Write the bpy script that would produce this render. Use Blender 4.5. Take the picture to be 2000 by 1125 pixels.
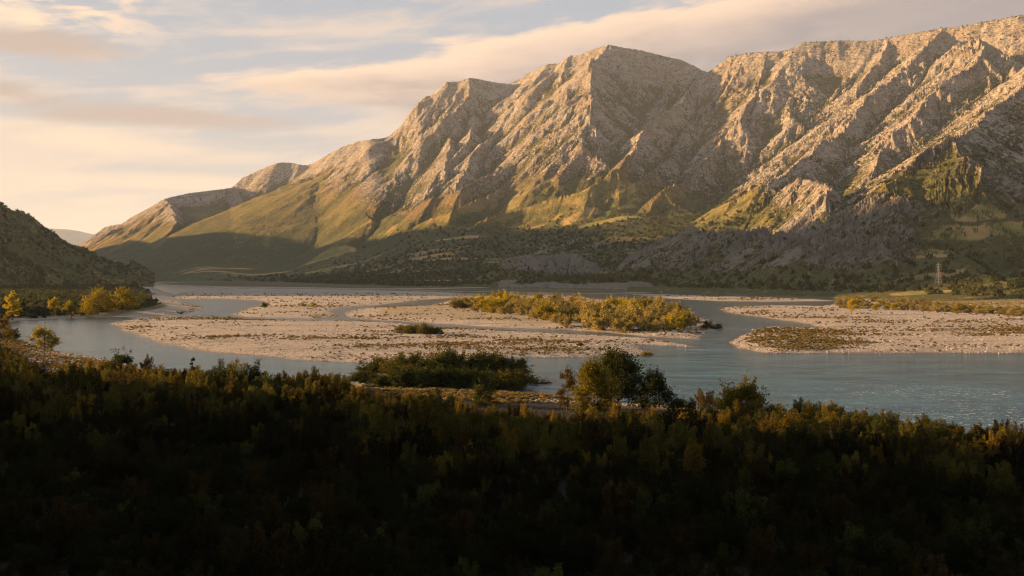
import bpy, math, random
import numpy as np

# ------------------------------------------------------------------ scene, camera, light
sc = bpy.context.scene
for o in list(bpy.data.objects):
    bpy.data.objects.remove(o)
COL = sc.collection
R = math.radians
EYE = 30.0            # height of the camera above the river, metres
FOC = 1900.0          # focal length in photograph pixels
HOR = 538.0           # row of the horizon in the photograph

cam_d = bpy.data.cameras.new('camera')
cam_d.sensor_width = 36.0
cam_d.lens = 36.0 * FOC / 2000.0
cam_d.shift_y = (HOR - 562.5) / 2000.0
cam_d.clip_start = 1.0
cam_d.clip_end = 90000.0
cam = bpy.data.objects.new('camera', cam_d)
cam.location = (0, 0, EYE)
cam.rotation_euler = (R(90), 0, 0)
COL.objects.link(cam)
sc.camera = cam

SUN_AZ, SUN_EL = R(-73.0), R(9.5)      # azimuth clockwise from the viewing direction (+Y)
sun_dir = (math.sin(SUN_AZ) * math.cos(SUN_EL), math.cos(SUN_AZ) * math.cos(SUN_EL), math.sin(SUN_EL))
sd_ = bpy.data.lights.new('sun', 'SUN')
sd_.energy = 5.0
sd_.angle = R(0.55)
sd_.color = (1.0, 0.57, 0.23)
sun = bpy.data.objects.new('sun', sd_)
from mathutils import Vector
sun.rotation_euler = Vector(sun_dir).to_track_quat('Z', 'Y').to_euler()
COL.objects.link(sun)

sc.view_settings.view_transform = 'Standard'
sc.view_settings.look = 'None'
sc.view_settings.gamma = 1.0
sc.view_settings.exposure = 2.06
sc.cycles.use_denoising = True
sc.cycles.pixel_filter_type = 'BLACKMAN_HARRIS'
sc.cycles.filter_width = 1.15
sc.cycles.max_bounces = 6
sc.cycles.diffuse_bounces = 3
sc.cycles.glossy_bounces = 2
sc.cycles.transmission_bounces = 2
sc.cycles.transparent_max_bounces = 12
sc.cycles.volume_bounces = 0
sc.cycles.caustics_reflective = False
sc.cycles.caustics_refractive = False


class NT:
    """small helper to write node trees as expressions"""
    def __init__(self, tree):
        self.t = tree
        self.t.nodes.clear()

    def n(self, typ, **kw):
        nd = self.t.nodes.new(typ)
        for k, v in kw.items():
            setattr(nd, k, v)
        return nd

    def put(self, sock, v):
        if v is None:
            return
        if hasattr(v, 'is_output'):
            self.t.links.new(v, sock)
        else:
            if isinstance(v, (tuple, list)) and len(v) == 3 and sock.type == 'RGBA':
                v = (*v, 1.0)
            sock.default_value = v

    def m(self, op, a, b=None, c=None, clamp=False):
        nd = self.n('ShaderNodeMath', operation=op, use_clamp=clamp)
        for s, v in zip(nd.inputs, (a, b, c)):
            self.put(s, v)
        return nd.outputs[0]

    def vm(self, op, a, b=None):
        nd = self.n('ShaderNodeVectorMath', operation=op)
        self.put(nd.inputs[0], a)
        if b is not None:
            self.put(nd.inputs[1] if op != 'SCALE' else nd.inputs['Scale'], b)
        return nd.outputs[0]

    def mix(self, f, a, b, blend='MIX'):
        nd = self.n('ShaderNodeMix', data_type='RGBA', blend_type=blend)
        self.put(nd.inputs[0], f)
        self.put(nd.inputs[6], a)
        self.put(nd.inputs[7], b)
        return nd.outputs[2]

    def ss(self, x, a, b, lo=0.0, hi=1.0):
        nd = self.n('ShaderNodeMapRange', interpolation_type='SMOOTHSTEP')
        for s, v in zip(nd.inputs, (x, a, b, lo, hi)):
            self.put(s, v)
        return nd.outputs[0]

    def noise(self, vec, scale, detail=4, rough=0.5, dist=0.0, out=0, lac=2.0):
        nd = self.n('ShaderNodeTexNoise')
        self.put(nd.inputs['Vector'], vec)
        nd.inputs['Scale'].default_value = scale
        nd.inputs['Detail'].default_value = detail
        nd.inputs['Roughness'].default_value = rough
        nd.inputs['Lacunarity'].default_value = lac
        nd.inputs['Distortion'].default_value = dist
        return nd.outputs[out]

    def voro(self, vec, scale, out=0, feature='F1', rnd=1.0):
        nd = self.n('ShaderNodeTexVoronoi', feature=feature)
        self.put(nd.inputs['Vector'], vec)
        nd.inputs['Scale'].default_value = scale
        nd.inputs['Randomness'].default_value = rnd
        return nd.outputs[out]

    def attr(self, name, out=2):
        nd = self.n('ShaderNodeAttribute', attribute_name=name)
        return nd.outputs[out]

    def xyz(self, x, y, z):
        nd = self.n('ShaderNodeCombineXYZ')
        for s, v in zip(nd.inputs, (x, y, z)):
            self.put(s, v)
        return nd.outputs[0]

    def sep(self, v):
        nd = self.n('ShaderNodeSeparateXYZ')
        self.put(nd.inputs[0], v)
        return nd.outputs

    def bump(self, h, strength=0.5, dist=1.0):
        nd = self.n('ShaderNodeBump')
        nd.inputs['Strength'].default_value = strength
        nd.inputs['Distance'].default_value = dist
        self.put(nd.inputs['Height'], h)
        return nd.outputs[0]


# ------------------------------------------------------------------ sky
def build_world():
    w = bpy.data.worlds.new('World')
    sc.world = w
    w.use_nodes = True
    g = NT(w.node_tree)
    D = g.n('ShaderNodeTexCoord').outputs['Generated']
    D = g.vm('NORMALIZE', D)
    x, y, z = g.sep(D)
    az = g.m('ARCTAN2', x, y)                      # 0 ahead, negative to the left
    el = g.m('ARCSINE', z)
    sky = g.n('ShaderNodeTexSky', sky_type='NISHITA')
    sky.sun_disc = False
    sky.sun_elevation = SUN_EL
    sky.sun_rotation = SUN_AZ
    sky.altitude = 200
    sky.air_density = 1.0
    sky.dust_density = 4.0
    sky.ozone_density = 1.0
    base = g.vm('SCALE', sky.outputs[0], 0.10)
    # thin evening veil: warm near the horizon, thinning upwards; brighter towards the sun
    tow = g.m('MULTIPLY_ADD', g.m('COSINE', g.m('SUBTRACT', az, SUN_AZ)), 0.5, 0.5)
    lowel = g.m('POWER', 2.718, g.m('MULTIPLY', g.m('MAXIMUM', el, 0.0), -7.8))
    warm = g.mix(tow, (0.48, 0.395, 0.36), (0.86, 0.65, 0.44))
    veil = g.mix(lowel, (0.315, 0.38, 0.465), warm)
    c0 = g.mix(0.90, base, veil)
    # cloud sheet, seen in perspective on a plane overhead
    pz = g.m('ADD', g.m('MAXIMUM', z, 0.0), 0.10)
    px_ = g.m('DIVIDE', x, pz)
    py_ = g.m('DIVIDE', y, pz)
    pv = g.xyz(px_, py_, 0.0)
    av = g.xyz(g.m('MULTIPLY', az, 1.0), g.m('MULTIPLY', el, 3.4), 0.3)
    sv = g.xyz(g.m('MULTIPLY', az, 2.2), g.m('MULTIPLY_ADD', el, 15.0, g.m('MULTIPLY', az, -2.0)), 1.7)
    n1 = g.noise(av, 5.5, 8, 0.58, 0.35)
    n2 = g.noise(g.vm('ADD', av, (3.1, 7.7, 1.0)), 15.0, 7, 0.62, 0.2)
    n3 = g.noise(g.vm('ADD', pv, (11.0, 2.0, 0.0)), 1.1, 7, 0.6, 0.3)
    n4 = g.noise(sv, 2.6, 8, 0.60, 0.3)                       # long streaks
    w1 = g.m('SUBTRACT', n1, 0.5)
    w2 = g.m('SUBTRACT', n2, 0.5)
    w4 = g.m('SUBTRACT', n4, 0.5)

    def ell(a0, e0, ra, re, tilt=0.0, soft=0.9):
        """soft streaky patch at azimuth a0, elevation e0"""
        da = g.m('SUBTRACT', az, a0)
        de = g.m('SUBTRACT', g.m('SUBTRACT', el, e0), g.m('MULTIPLY', da, tilt))
        d = g.m('SQRT', g.m('ADD', g.m('POWER', g.m('ABSOLUTE', g.m('DIVIDE', da, ra)), 2.0),
                            g.m('POWER', g.m('ABSOLUTE', g.m('DIVIDE', de, re)), 2.0)))
        d = g.m('ADD', d, g.m('ADD', g.m('MULTIPLY', w4, 1.7), g.m('MULTIPLY', w1, 1.3)))
        return g.ss(d, 1.05, 1.05 - soft)

    def mx(*a):
        r = a[0]
        for b in a[1:]:
            r = g.m('MAXIMUM', r, b)
        return r
    # broken streaky cover everywhere (goes on outside the view)
    gen = g.m('MULTIPLY', g.ss(g.m('ADD', g.m('MULTIPLY', n3, 0.5), g.m('MULTIPLY', n4, 0.5)), 0.47, 0.60), 0.70)
    # the long bank of cloud: thin tip on the left, thickening to the right and upwards
    up_ = g.m('MULTIPLY_ADD', az, 0.165, 0.248)
    lo_ = g.m('MULTIPLY_ADD', az, -0.085, 0.150)
    hh = g.m('ADD', g.m('SUBTRACT', up_, el), g.m('ADD', g.m('MULTIPLY', w1, 0.060), g.m('MULTIPLY', w4, 0.055)))
    ll = g.m('ADD', g.m('SUBTRACT', el, lo_), g.m('ADD', g.m('MULTIPLY', w1, 0.05), g.m('MULTIPLY', w4, 0.05)))
    tip = g.ss(g.m('ADD', az, g.m('MULTIPLY', w4, 0.16)), -0.36, -0.22)
    big = g.m('MULTIPLY', g.m('MULTIPLY', g.ss(hh, 0.0, 0.013), g.ss(ll, -0.004, 0.022)), tip)
    depth_in = g.ss(hh, 0.004, 0.062)
    grey = mx(ell(-0.34, 0.151, 0.15, 0.013, -0.015), ell(-0.49, 0.168, 0.085, 0.015, -0.1), ell(-0.46, 0.212, 0.09, 0.016, 0.0))
    pale = mx(ell(-0.40, 0.125, 0.20, 0.018, -0.05), ell(-0.30, 0.09, 0.3, 0.012, 0.0), ell(0.06, 0.292, 0.16, 0.012, 0.08))
    alto = g.m('MULTIPLY', mx(ell(-0.45, 0.252, 0.15, 0.050, 0.0), ell(-0.34, 0.287, 0.26, 0.014, 0.0)), g.ss(g.m('ADD', n2, g.m('MULTIPLY', w4, 0.6)), 0.42, 0.60))
    lit = g.mix(tow, (0.66, 0.47, 0.36), (0.98, 0.70, 0.46))
    gcol = g.mix(tow, (0.32, 0.275, 0.27), (0.50, 0.385, 0.32))
    c1 = g.mix(gen, c0, g.mix(0.35, lit, c0))
    c1 = g.mix(g.m('MULTIPLY', pale, 0.6), c1, lit)
    shade = g.mix(g.ss(g.m('ADD', n4, g.m('MULTIPLY', w2, 0.8)), 0.3, 0.7), (0.265, 0.228, 0.230), (0.54, 0.41, 0.35))
    shade = g.mix(g.ss(az, 0.0, 0.5), shade, (0.30, 0.262, 0.262))
    rim = g.mix(tow, (0.80, 0.55, 0.40), (0.98, 0.69, 0.46))
    body = g.mix(depth_in, rim, shade)
    c2 = g.mix(g.m('MULTIPLY', big, 0.88), c1, body)
    c3 = g.mix(g.m('MULTIPLY', alto, 1.0), c2, lit)
    c4 = g.mix(g.m('MULTIPLY', grey, 0.95), c3, gcol)
    # horizon and below: settle to the haze tone
    c5 = g.mix(g.ss(el, -0.02, 0.03), g.mix(tow, (0.42, 0.35, 0.32), (0.80, 0.61, 0.43)), c4)
    bg = g.n('ShaderNodeBackground')
    g.put(bg.inputs['Color'], c5)
    bg.inputs['Strength'].default_value = 0.305
    out = g.n('ShaderNodeOutputWorld')
    g.t.links.new(bg.outputs[0], out.inputs['Surface'])
    w.cycles.sampling_method = 'MANUAL'
    w.cycles.sample_map_resolution = 512


build_world()

# ------------------------------------------------------------------ numeric helpers
rng = np.random.default_rng(7)
_perm = rng.permutation(256).astype(np.int32)
_ang = rng.random(256).astype(np.float32) * 2 * np.pi
_gx, _gy = np.cos(_ang), np.sin(_ang)


def perlin(x, y, seed=0):
    x = np.asarray(x, np.float32) + np.float32(seed * 17.31)
    y = np.asarray(y, np.float32) - np.float32(seed * 9.77)
    xi = np.floor(x).astype(np.int32)
    yi = np.floor(y).astype(np.int32)
    fx = x - xi
    fy = y - yi
    u = fx * fx * fx * (fx * (fx * 6 - 15) + 10)
    v = fy * fy * fy * (fy * (fy * 6 - 15) + 10)

    def gr(a, b, dx, dy):
        h = _perm[(_perm[a & 255] + b) & 255]
        return _gx[h] * dx + _gy[h] * dy
    n00 = gr(xi, yi, fx, fy)
    n10 = gr(xi + 1, yi, fx - 1, fy)
    n01 = gr(xi, yi + 1, fx, fy - 1)
    n11 = gr(xi + 1, yi + 1, fx - 1, fy - 1)
    a = n00 + u * (n10 - n00)
    b = n01 + u * (n11 - n01)
    return (a + v * (b - a)) * 1.5


def fbm(x, y, wl, octv=5, gain=0.5, seed=0, ridged=False):
    s = np.zeros_like(np.asarray(x, np.float32))
    a, tot = 1.0, 0.0
    for o in range(octv):
        n = perlin(x / wl, y / wl, seed + o * 3)
        if ridged:
            n = 1.0 - 2.0 * np.abs(n)
        s += a * n
        tot += a
        a *= gain
        wl *= 0.5
    return s / tot


def sstep(x, a, b):
    t = np.clip((x - a) / (b - a), 0, 1)
    return t * t * (3 - 2 * t)


def gully(X, Y, gx, gy, wl, seed):
    """stripes that run down the slope, in soft random cells"""
    cell = wl * 1.8
    px, py = X / cell + seed * 3.7, Y / cell - seed * 5.1
    xi = np.floor(px).astype(np.int32)
    yi = np.floor(py).astype(np.int32)
    L = np.sqrt(gx * gx + gy * gy) + 1e-5
    sx, sy = -gy / L * 2 * np.pi * 1.8, gx / L * 2 * np.pi * 1.8
    va = np.zeros_like(px)
    wt = np.zeros_like(px) + 1e-4
    for i in (-1, 0, 1):
        for j in (-1, 0, 1):
            h = _perm[(_perm[(xi + i) & 255] + yi + j) & 255]
            ox = xi + i + 0.5 + _gx[h] * 0.35
            oy = yi + j + 0.5 + _gy[h] * 0.35
            dx = px - ox
            dy = py - oy
            w = np.exp(-2.6 * (dx * dx + dy * dy))
            va += w * np.cos(dx * sx + dy * sy)
            wt += w
    return va / wt


def P(px, py, d):
    return ((px - 1000) / FOC * d, d, EYE + (HOR - py) / FOC * d)


def G(px, py, z=0.0):
    d = (EYE - z) * FOC / (py - HOR)
    return ((px - 1000) / FOC * d, d)


def grid_mesh(name, X, Y, Z, mat, attrs=None, keep=None, kind='structure', flip=False):
    """X,Y,Z arrays (rows, cols) -> one smooth quad sheet"""
    nr, nc = X.shape
    me = bpy.data.meshes.new(name)
    co = np.stack([X, Y, Z], -1).astype(np.float32).reshape(-1, 3)
    idx = np.arange(nr * nc, dtype=np.int32).reshape(nr, nc)
    q = np.stack([idx[:-1, :-1], idx[:-1, 1:], idx[1:, 1:], idx[1:, :-1]], -1).reshape(-1, 4)
    if flip:
        q = q[:, ::-1]
    if keep is not None:
        k = keep.reshape(-1)
        q = q[k[q].any(1)]
        used = np.zeros(len(co), bool)
        used[q.reshape(-1)] = True
        remap = np.cumsum(used) - 1
        q = remap[q].astype(np.int32)
        co = co[used]
    else:
        used = None
    me.vertices.add(len(co))
    me.vertices.foreach_set('co', co.reshape(-1))
    me.loops.add(q.size)
    me.loops.foreach_set('vertex_index', np.ascontiguousarray(q).reshape(-1).astype(np.int32))
    me.polygons.add(len(q))
    me.polygons.foreach_set('loop_start', np.arange(0, q.size, 4, dtype=np.int32))
    me.polygons.foreach_set('use_smooth', np.ones(len(q), bool))
    me.update(calc_edges=True)
    for k, v in (attrs or {}).items():
        v = np.asarray(v, np.float32).reshape(-1)
        if used is not None:
            v = v[used]
        a = me.attributes.new(k, 'FLOAT', 'POINT')
        a.data.foreach_set('value', np.ascontiguousarray(v))
    me.materials.append(mat)
    o = bpy.data.objects.new(name, me)
    COL.objects.link(o)
    o['kind'] = kind
    return o


def material(name):
    m = bpy.data.materials.new(name)
    m.use_nodes = True
    g = NT(m.node_tree)
    out = g.n('ShaderNodeOutputMaterial')
    return m, g, out


def principled(g, out, col, rough=0.9, normal=None, spec=0.2):
    p = g.n('ShaderNodeBsdfPrincipled')
    g.put(p.inputs['Base Color'], col)
    g.put(p.inputs['Roughness'], rough)
    p.inputs['Specular IOR Level'].default_value = spec
    if normal is not None:
        g.put(p.inputs['Normal'], normal)
    g.t.links.new(p.outputs[0], out.inputs['Surface'])
    return p

# ------------------------------------------------------------------ the mountain
SKY = [(-600, 535, 9500), (0, 530, 9300), (100, 512, 9200), (154, 479, 9000), (187, 457, 8900), (205, 443, 8850), (220, 440, 8800), (238, 437, 8750),
       (256, 424, 8700), (286, 409, 8600), (316, 391, 8500), (328, 386, 8450), (370, 377, 8500), (445, 368, 8700), (454, 365, 9300),
       (475, 346, 9300), (490, 340, 9300), (520, 326, 9300), (547, 317, 9200), (568, 318, 9200), (595, 323, 9100), (610, 320, 9100), (640, 302, 9000),
       (670, 286, 8900), (700, 276, 8800), (725, 272, 8600), (749, 271, 8100), (761, 265, 7800), (782, 247, 7700), (797, 226, 7650), (812, 205, 7600),
       (830, 188, 7550), (842, 187, 7550), (872, 160, 7500), (896, 159, 7500), (920, 152, 7450), (938, 155, 7450), (965, 161, 7500), (992, 164, 7500),
       (1010, 157, 7450), (1040, 139, 7350), (1070, 125, 7250), (1091, 124, 7200), (1112, 109, 7100), (1130, 108, 7050), (1154, 98, 7000), (1190, 87, 6900),
       (1211, 92, 6900), (1250, 98, 6850), (1303, 111, 6800), (1331, 117, 6750), (1356, 129, 6700), (1377, 140, 6650), (1387, 139, 6600), (1402, 129, 6500),
       (1424, 111, 6400), (1464, 103, 6300), (1500, 101, 6200), (1527, 100, 6150), (1551, 94, 6100), (1567, 84, 6050), (1600, 81, 6000), (1635, 79, 5950),
       (1696, 80, 5850), (1736, 74, 5800), (1777, 66, 5700), (1838, 55, 5550), (1888, 50, 5450), (1922, 42, 5350), (1973, 33, 5250), (2000, 28, 5200),
       (2200, 0, 5000), (2600, -40, 4800)]
SKY = np.array(SKY, float)
FOOT = np.array([(-600, 6500), (100, 6500), (240, 6100), (400, 5100), (520, 4500), (600, 3700), (700, 3000), (800, 2550), (960, 2400), (1100, 2260), (1300, 1900), (1500, 1580),
                 (1640, 1360), (1750, 1230), (1850, 1130), (2000, 1000), (2600, 850)], float)


def sky_py(px):
    return np.interp(px, SKY[:, 0], SKY[:, 1])


def sky_d(px):
    return np.interp(px, SKY[:, 0], SKY[:, 2])


def foot_d(px):
    return np.interp(px, FOOT[:, 0], FOOT[:, 1])


_EXP = np.array([(-600, 1.0), (300, 1.0), (500, 1.25), (800, 1.5), (1100, 1.55), (1500, 1.5), (2000, 1.45), (2600, 1.4)])
_SKS = np.linspace(-600, 2600, 641)


def _smooth(a, n):
    k = np.hanning(n + 2)[1:-1]
    k /= k.sum()
    return np.convolve(np.pad(a, n // 2, mode='edge'), k, 'same')[n // 2: n // 2 + len(a)]


_base_ds = _smooth(np.array([sky_d(p) for p in _SKS]), 25)
_base_zs = _smooth(EYE + (HOR - sky_py(_SKS)) / FOC * sky_d(_SKS), 25)


def base_z(px, d):
    """lower envelope of the mountain: foot to skyline in every direction"""
    f = foot_d(px)
    s = np.interp(px, _SKS, _base_ds)
    zs = np.interp(px, _SKS, _base_zs) * 0.84
    e = np.interp(px, _EXP[:, 0], _EXP[:, 1])
    t = (d - f) / (s - f)
    tt = np.clip(t, 0, 1)
    curve = np.interp(tt, [0, .06, .12, .18, .25, .32, .4, .5, .6, .7, .8, .9, 1.0], [0, .003, .010, .025, .050, .088, .142, .224, .325, .455, .618, .81, 1.0])
    lin = sstep(px, 620, 300)
    z = zs * (curve * (1 - lin) + tt ** e * lin) + 6 * np.clip((d - f) / 200, 0, 1)
    z = np.where(t > 1, zs - (t - 1) * (s - f) * 0.25, z)
    return np.where(t < 0, np.maximum(t * (s - f) * 0.06, -12), z)


def find_d(px, py, prom):
    ds = np.geomspace(900, 9500, 1500)
    v = (HOR - py) / FOC
    g = EYE + v * ds - base_z(np.full_like(ds, px), ds) - prom * 1.4
    on = (ds > foot_d(px) * 1.02) & (ds < sky_d(px) * 1.02)
    pos = np.where(on & (g > 0))[0]
    if len(pos) == 0:
        return float(ds[np.argmax(np.where(on, g, -1e9))])
    return float(ds[min(pos[-1] + 1, len(ds) - 1)])


# crest lines of the spurs: (photo column, photo row, height above the general slope); slope on the sides
RIDGES = [
    (0.62, [(325, 388, None), (340, 415, 70), (348, 430, 60), (325, 462, 40), (296, 500, 25), (280, 530, 10)]),
    (0.42, [(745, 292, 120), (690, 318, 90), (620, 345, 80), (560, 365, 80), (500, 392, 70), (440, 425, 60), (390, 460, 45), (345, 500, 25)]),
    (0.45, [(640, 372, 80), (600, 390, 80), (540, 430, 60), (480, 470, 40)]),
    (0.50, [(690, 362, 100), (660, 378, 100), (700, 412, 80), (735, 436, 60)]),
    (0.55, [(450, 366, 60), (470, 385, 60), (455, 420, 50), (400, 445, 35)]),
    (0.75, [(920, 154, None), (916, 185, 150), (890, 215, 140), (850, 255, 130), (800, 285, 110), (750, 300, 90), (650, 335, 50)]),
    (0.85, [(830, 190, None), (800, 240, 150), (770, 280, 120)]),
    (0.85, [(872, 163, None), (850, 220, 130), (830, 265, 110)]),
    (0.85, [(922, 228, 110), (918, 262, 110), (905, 292, 90), (870, 325, 80), (840, 360, 60), (820, 395, 40)]),
    (0.85, [(880, 272, 90), (874, 300, 90), (870, 345, 70), (830, 385, 50)]),
    (0.70, [(1091, 127, None), (1060, 180, 130), (1010, 225, 130), (965, 265, 120), (930, 300, 110), (905, 335, 90), (885, 365, 60)]),
    (0.80, [(1190, 90, None), (1162, 116, 220), (1157, 160, 230), (1152, 200, 220), (1145, 232, 200), (1090, 262, 170), (1030, 298, 140), (965, 338, 110), (905, 368, 90), (850, 386, 70), (790, 412, 50), (735, 437, 30)]),
    (0.75, [(1112, 112, None), (1098, 160, 160), (1070, 205, 150), (1020, 250, 130), (985, 290, 110), (950, 320, 90)]),
    (0.75, [(1145, 232, 200), (1120, 270, 170), (1085, 300, 140), (1060, 325, 110), (1010, 352, 90), (950, 385, 70), (880, 410, 50), (800, 440, 30)]),
    (0.70, [(1120, 275, 160), (1150, 300, 120), (1182, 318, 90), (1190, 335, 70)]),
    (0.72, [(1300, 113, None), (1305, 160, 110), (1290, 205, 90), (1275, 235, 70)]),
    (0.80, [(1377, 142, None), (1345, 185, 150), (1312, 210, 150), (1275, 240, 140), (1240, 290, 130), (1200, 332, 110), (1150, 362, 90), (1090, 385, 70), (1020, 408, 50), (940, 430, 30)]),
    (0.72, [(1424, 114, None), (1420, 150, 140), (1390, 200, 120), (1360, 240, 110), (1320, 285, 100), (1300, 320, 80), (1240, 355, 70), (1180, 380, 50)]),
    (0.66, [(1500, 104, None), (1490, 145, 120), (1470, 190, 110), (1440, 240, 110), (1405, 265, 110), (1390, 300, 100), (1370, 335, 80), (1300, 372, 60)]),
    (0.66, [(1567, 88, None), (1552, 125, 130), (1530, 165, 100), (1525, 205, 70), (1560, 240, 70), (1585, 268, 40)]),
    (0.60, [(1838, 58, None), (1800, 110, 170), (1750, 150, 170), (1700, 195, 160), (1660, 240, 140), (1620, 275, 130), (1560, 320, 120), (1500, 356, 100), (1440, 388, 70), (1380, 408, 40)]),
    (0.70, [(1736, 78, None), (1715, 120, 130), (1690, 165, 120), (1665, 205, 100), (1640, 240, 80)]),
    (0.65, [(1900, 75, 200), (1930, 95, 220), (1905, 120, 220), (1860, 150, 210), (1810, 190, 190), (1790, 230, 170), (1750, 260, 150), (1735, 285, 120), (1700, 330, 90), (1690, 360, 50)]),
    (0.75, [(1930, 95, 220), (1975, 120, 190), (1960, 170, 170), (1930, 215, 150), (1880, 225, 140), (1850, 250, 120), (1800, 268, 90)]),
    (0.60, [(2060, 90, 260), (2020, 165, 240), (1960, 205, 220), (1910, 245, 200), (1860, 290, 180), (1800, 322, 150), (1750, 352, 110), (1715, 385, 70), (1700, 410, 30)]),
    (0.75, [(1990, 205, 190), (1985, 260, 150), (1960, 310, 110), (1930, 350, 70)]),
    (0.75, [(1560, 345, 110), (1600, 352, 110), (1628, 380, 100), (1645, 408, 70), (1650, 430, 30)]),
    (0.70, [(1560, 345, 110), (1545, 385, 80), (1520, 410, 40)]),
    # low badland hills by the river
    (0.55, [(975, 520, 35), (1010, 502, 45), (1060, 496, 45), (1110, 492, 40), (1150, 500, 30)]),
    (0.60, [(1480, 447, 90), (1440, 446, 95), (1390, 454, 90), (1335, 454, 80), (1290, 468, 60), (1245, 492, 40), (1215, 520, 15)]),
    (0.65, [(1390, 454, 90), (1350, 478, 75), (1310, 505, 50), (1270, 532, 15)]),
    (0.65, [(1440, 446, 95), (1432, 480, 75), (1405, 512, 45), (1380, 535, 15)]),
    (0.60, [(1480, 447, 90), (1520, 458, 85), (1545, 480, 70), (1570, 505, 45), (1590, 528, 15)]),
    (0.60, [(1480, 447, 90), (1475, 485, 70), (1480, 515, 40), (1490, 538, 10)]),
    (0.55, [(1520, 452, 85), (1600, 460, 75), (1660, 475, 60), (1710, 495, 40), (1750, 515, 15)]),
    (0.50, [(1640, 468, 50), (1720, 468, 60), (1790, 470, 60), (1840, 485, 45), (1870, 505, 20)]),
    (0.50, [(1790, 470, 60), (1800, 490, 40), (1790, 512, 15)]),
    (0.50, [(1900, 468, 25), (1960, 462, 25), (2040, 458, 25), (2200, 450, 25)]),
]


def ridge_points():
    out = []
    for s, pts in RIDGES:
        q = []
        for (a, b, prom) in pts:
            d = float(sky_d(a)) if prom is None else find_d(a, b, prom)
            q.append(P(a, b, d))
        out.append((s, np.array(q)))
    q = np.array([P(a, b, d) for a, b, d in SKY])
    out.append((0.80, q))
    return out


def mountain_height(PX, D, X, Y):
    shp = X.shape
    wx = X + 60 * fbm(X, Y, 500, 4, 0.5, 1)
    wy = Y + 60 * fbm(X, Y, 500, 4, 0.5, 5)
    wx = wx.reshape(-1).astype(np.float32)
    wy = wy.reshape(-1).astype(np.float32)
    zb = base_z(PX, D).reshape(-1).astype(np.float32)
    best = zb.copy()
    for s, q in ridge_points():
        zmax = q[:, 2].max()
        for a, b in zip(q[:-1], q[1:]):
            dx, dy = b[0] - a[0], b[1] - a[1]
            L2 = dx * dx + dy * dy + 1e-6
            reach = 1.45 * max(a[2], b[2]) / s
            cx, cy = (a[0] + b[0]) / 2, (a[1] + b[1]) / 2
            rad = math.sqrt(L2) / 2 + reach
            sel = np.where((np.abs(wx - cx) < rad) & (np.abs(wy - cy) < rad))[0]
            if len(sel) == 0:
                continue
            ax, ay = wx[sel] - a[0], wy[sel] - a[1]
            t = np.clip((ax * dx + ay * dy) / L2, 0, 1)
            dd = np.sqrt((ax - t * dx) ** 2 + (ay - t * dy) ** 2)
            zz = a[2] + t * (b[2] - a[2]) - 1.22 * s * dd * (1 - 0.13 * np.clip(dd / 450, 0, 1))
            # smooth maximum
            o = best[sel]
            k = 14.0
            h = np.clip(0.5 + 0.5 * (zz - o) / k, 0, 1)
            best[sel] = o + (zz - o) * h + k * h * (1 - h)
    t = (D - foot_d(PX)) / (np.interp(PX, _SKS, _base_ds) - foot_d(PX))
    cap = zb + (6 + (120 - 70 * sstep(PX, 1650, 1900)) * sstep(t, 0.02, 0.14) + 500 * sstep(t, 0.15, 0.5)).reshape(-1)
    return np.minimum(best, cap).reshape(shp)


def curv_grad(Z, X, Y):
    Xi, Xj = np.gradient(X)
    Yi, Yj = np.gradient(Y)
    Zi, Zj = np.gradient(Z)
    det = Xi * Yj - Xj * Yi
    det = np.where(np.abs(det) < 1e-6, 1e-6, det)
    return (Zi * Yj - Zj * Yi) / det, (Zj * Xi - Zi * Xj) / det


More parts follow.
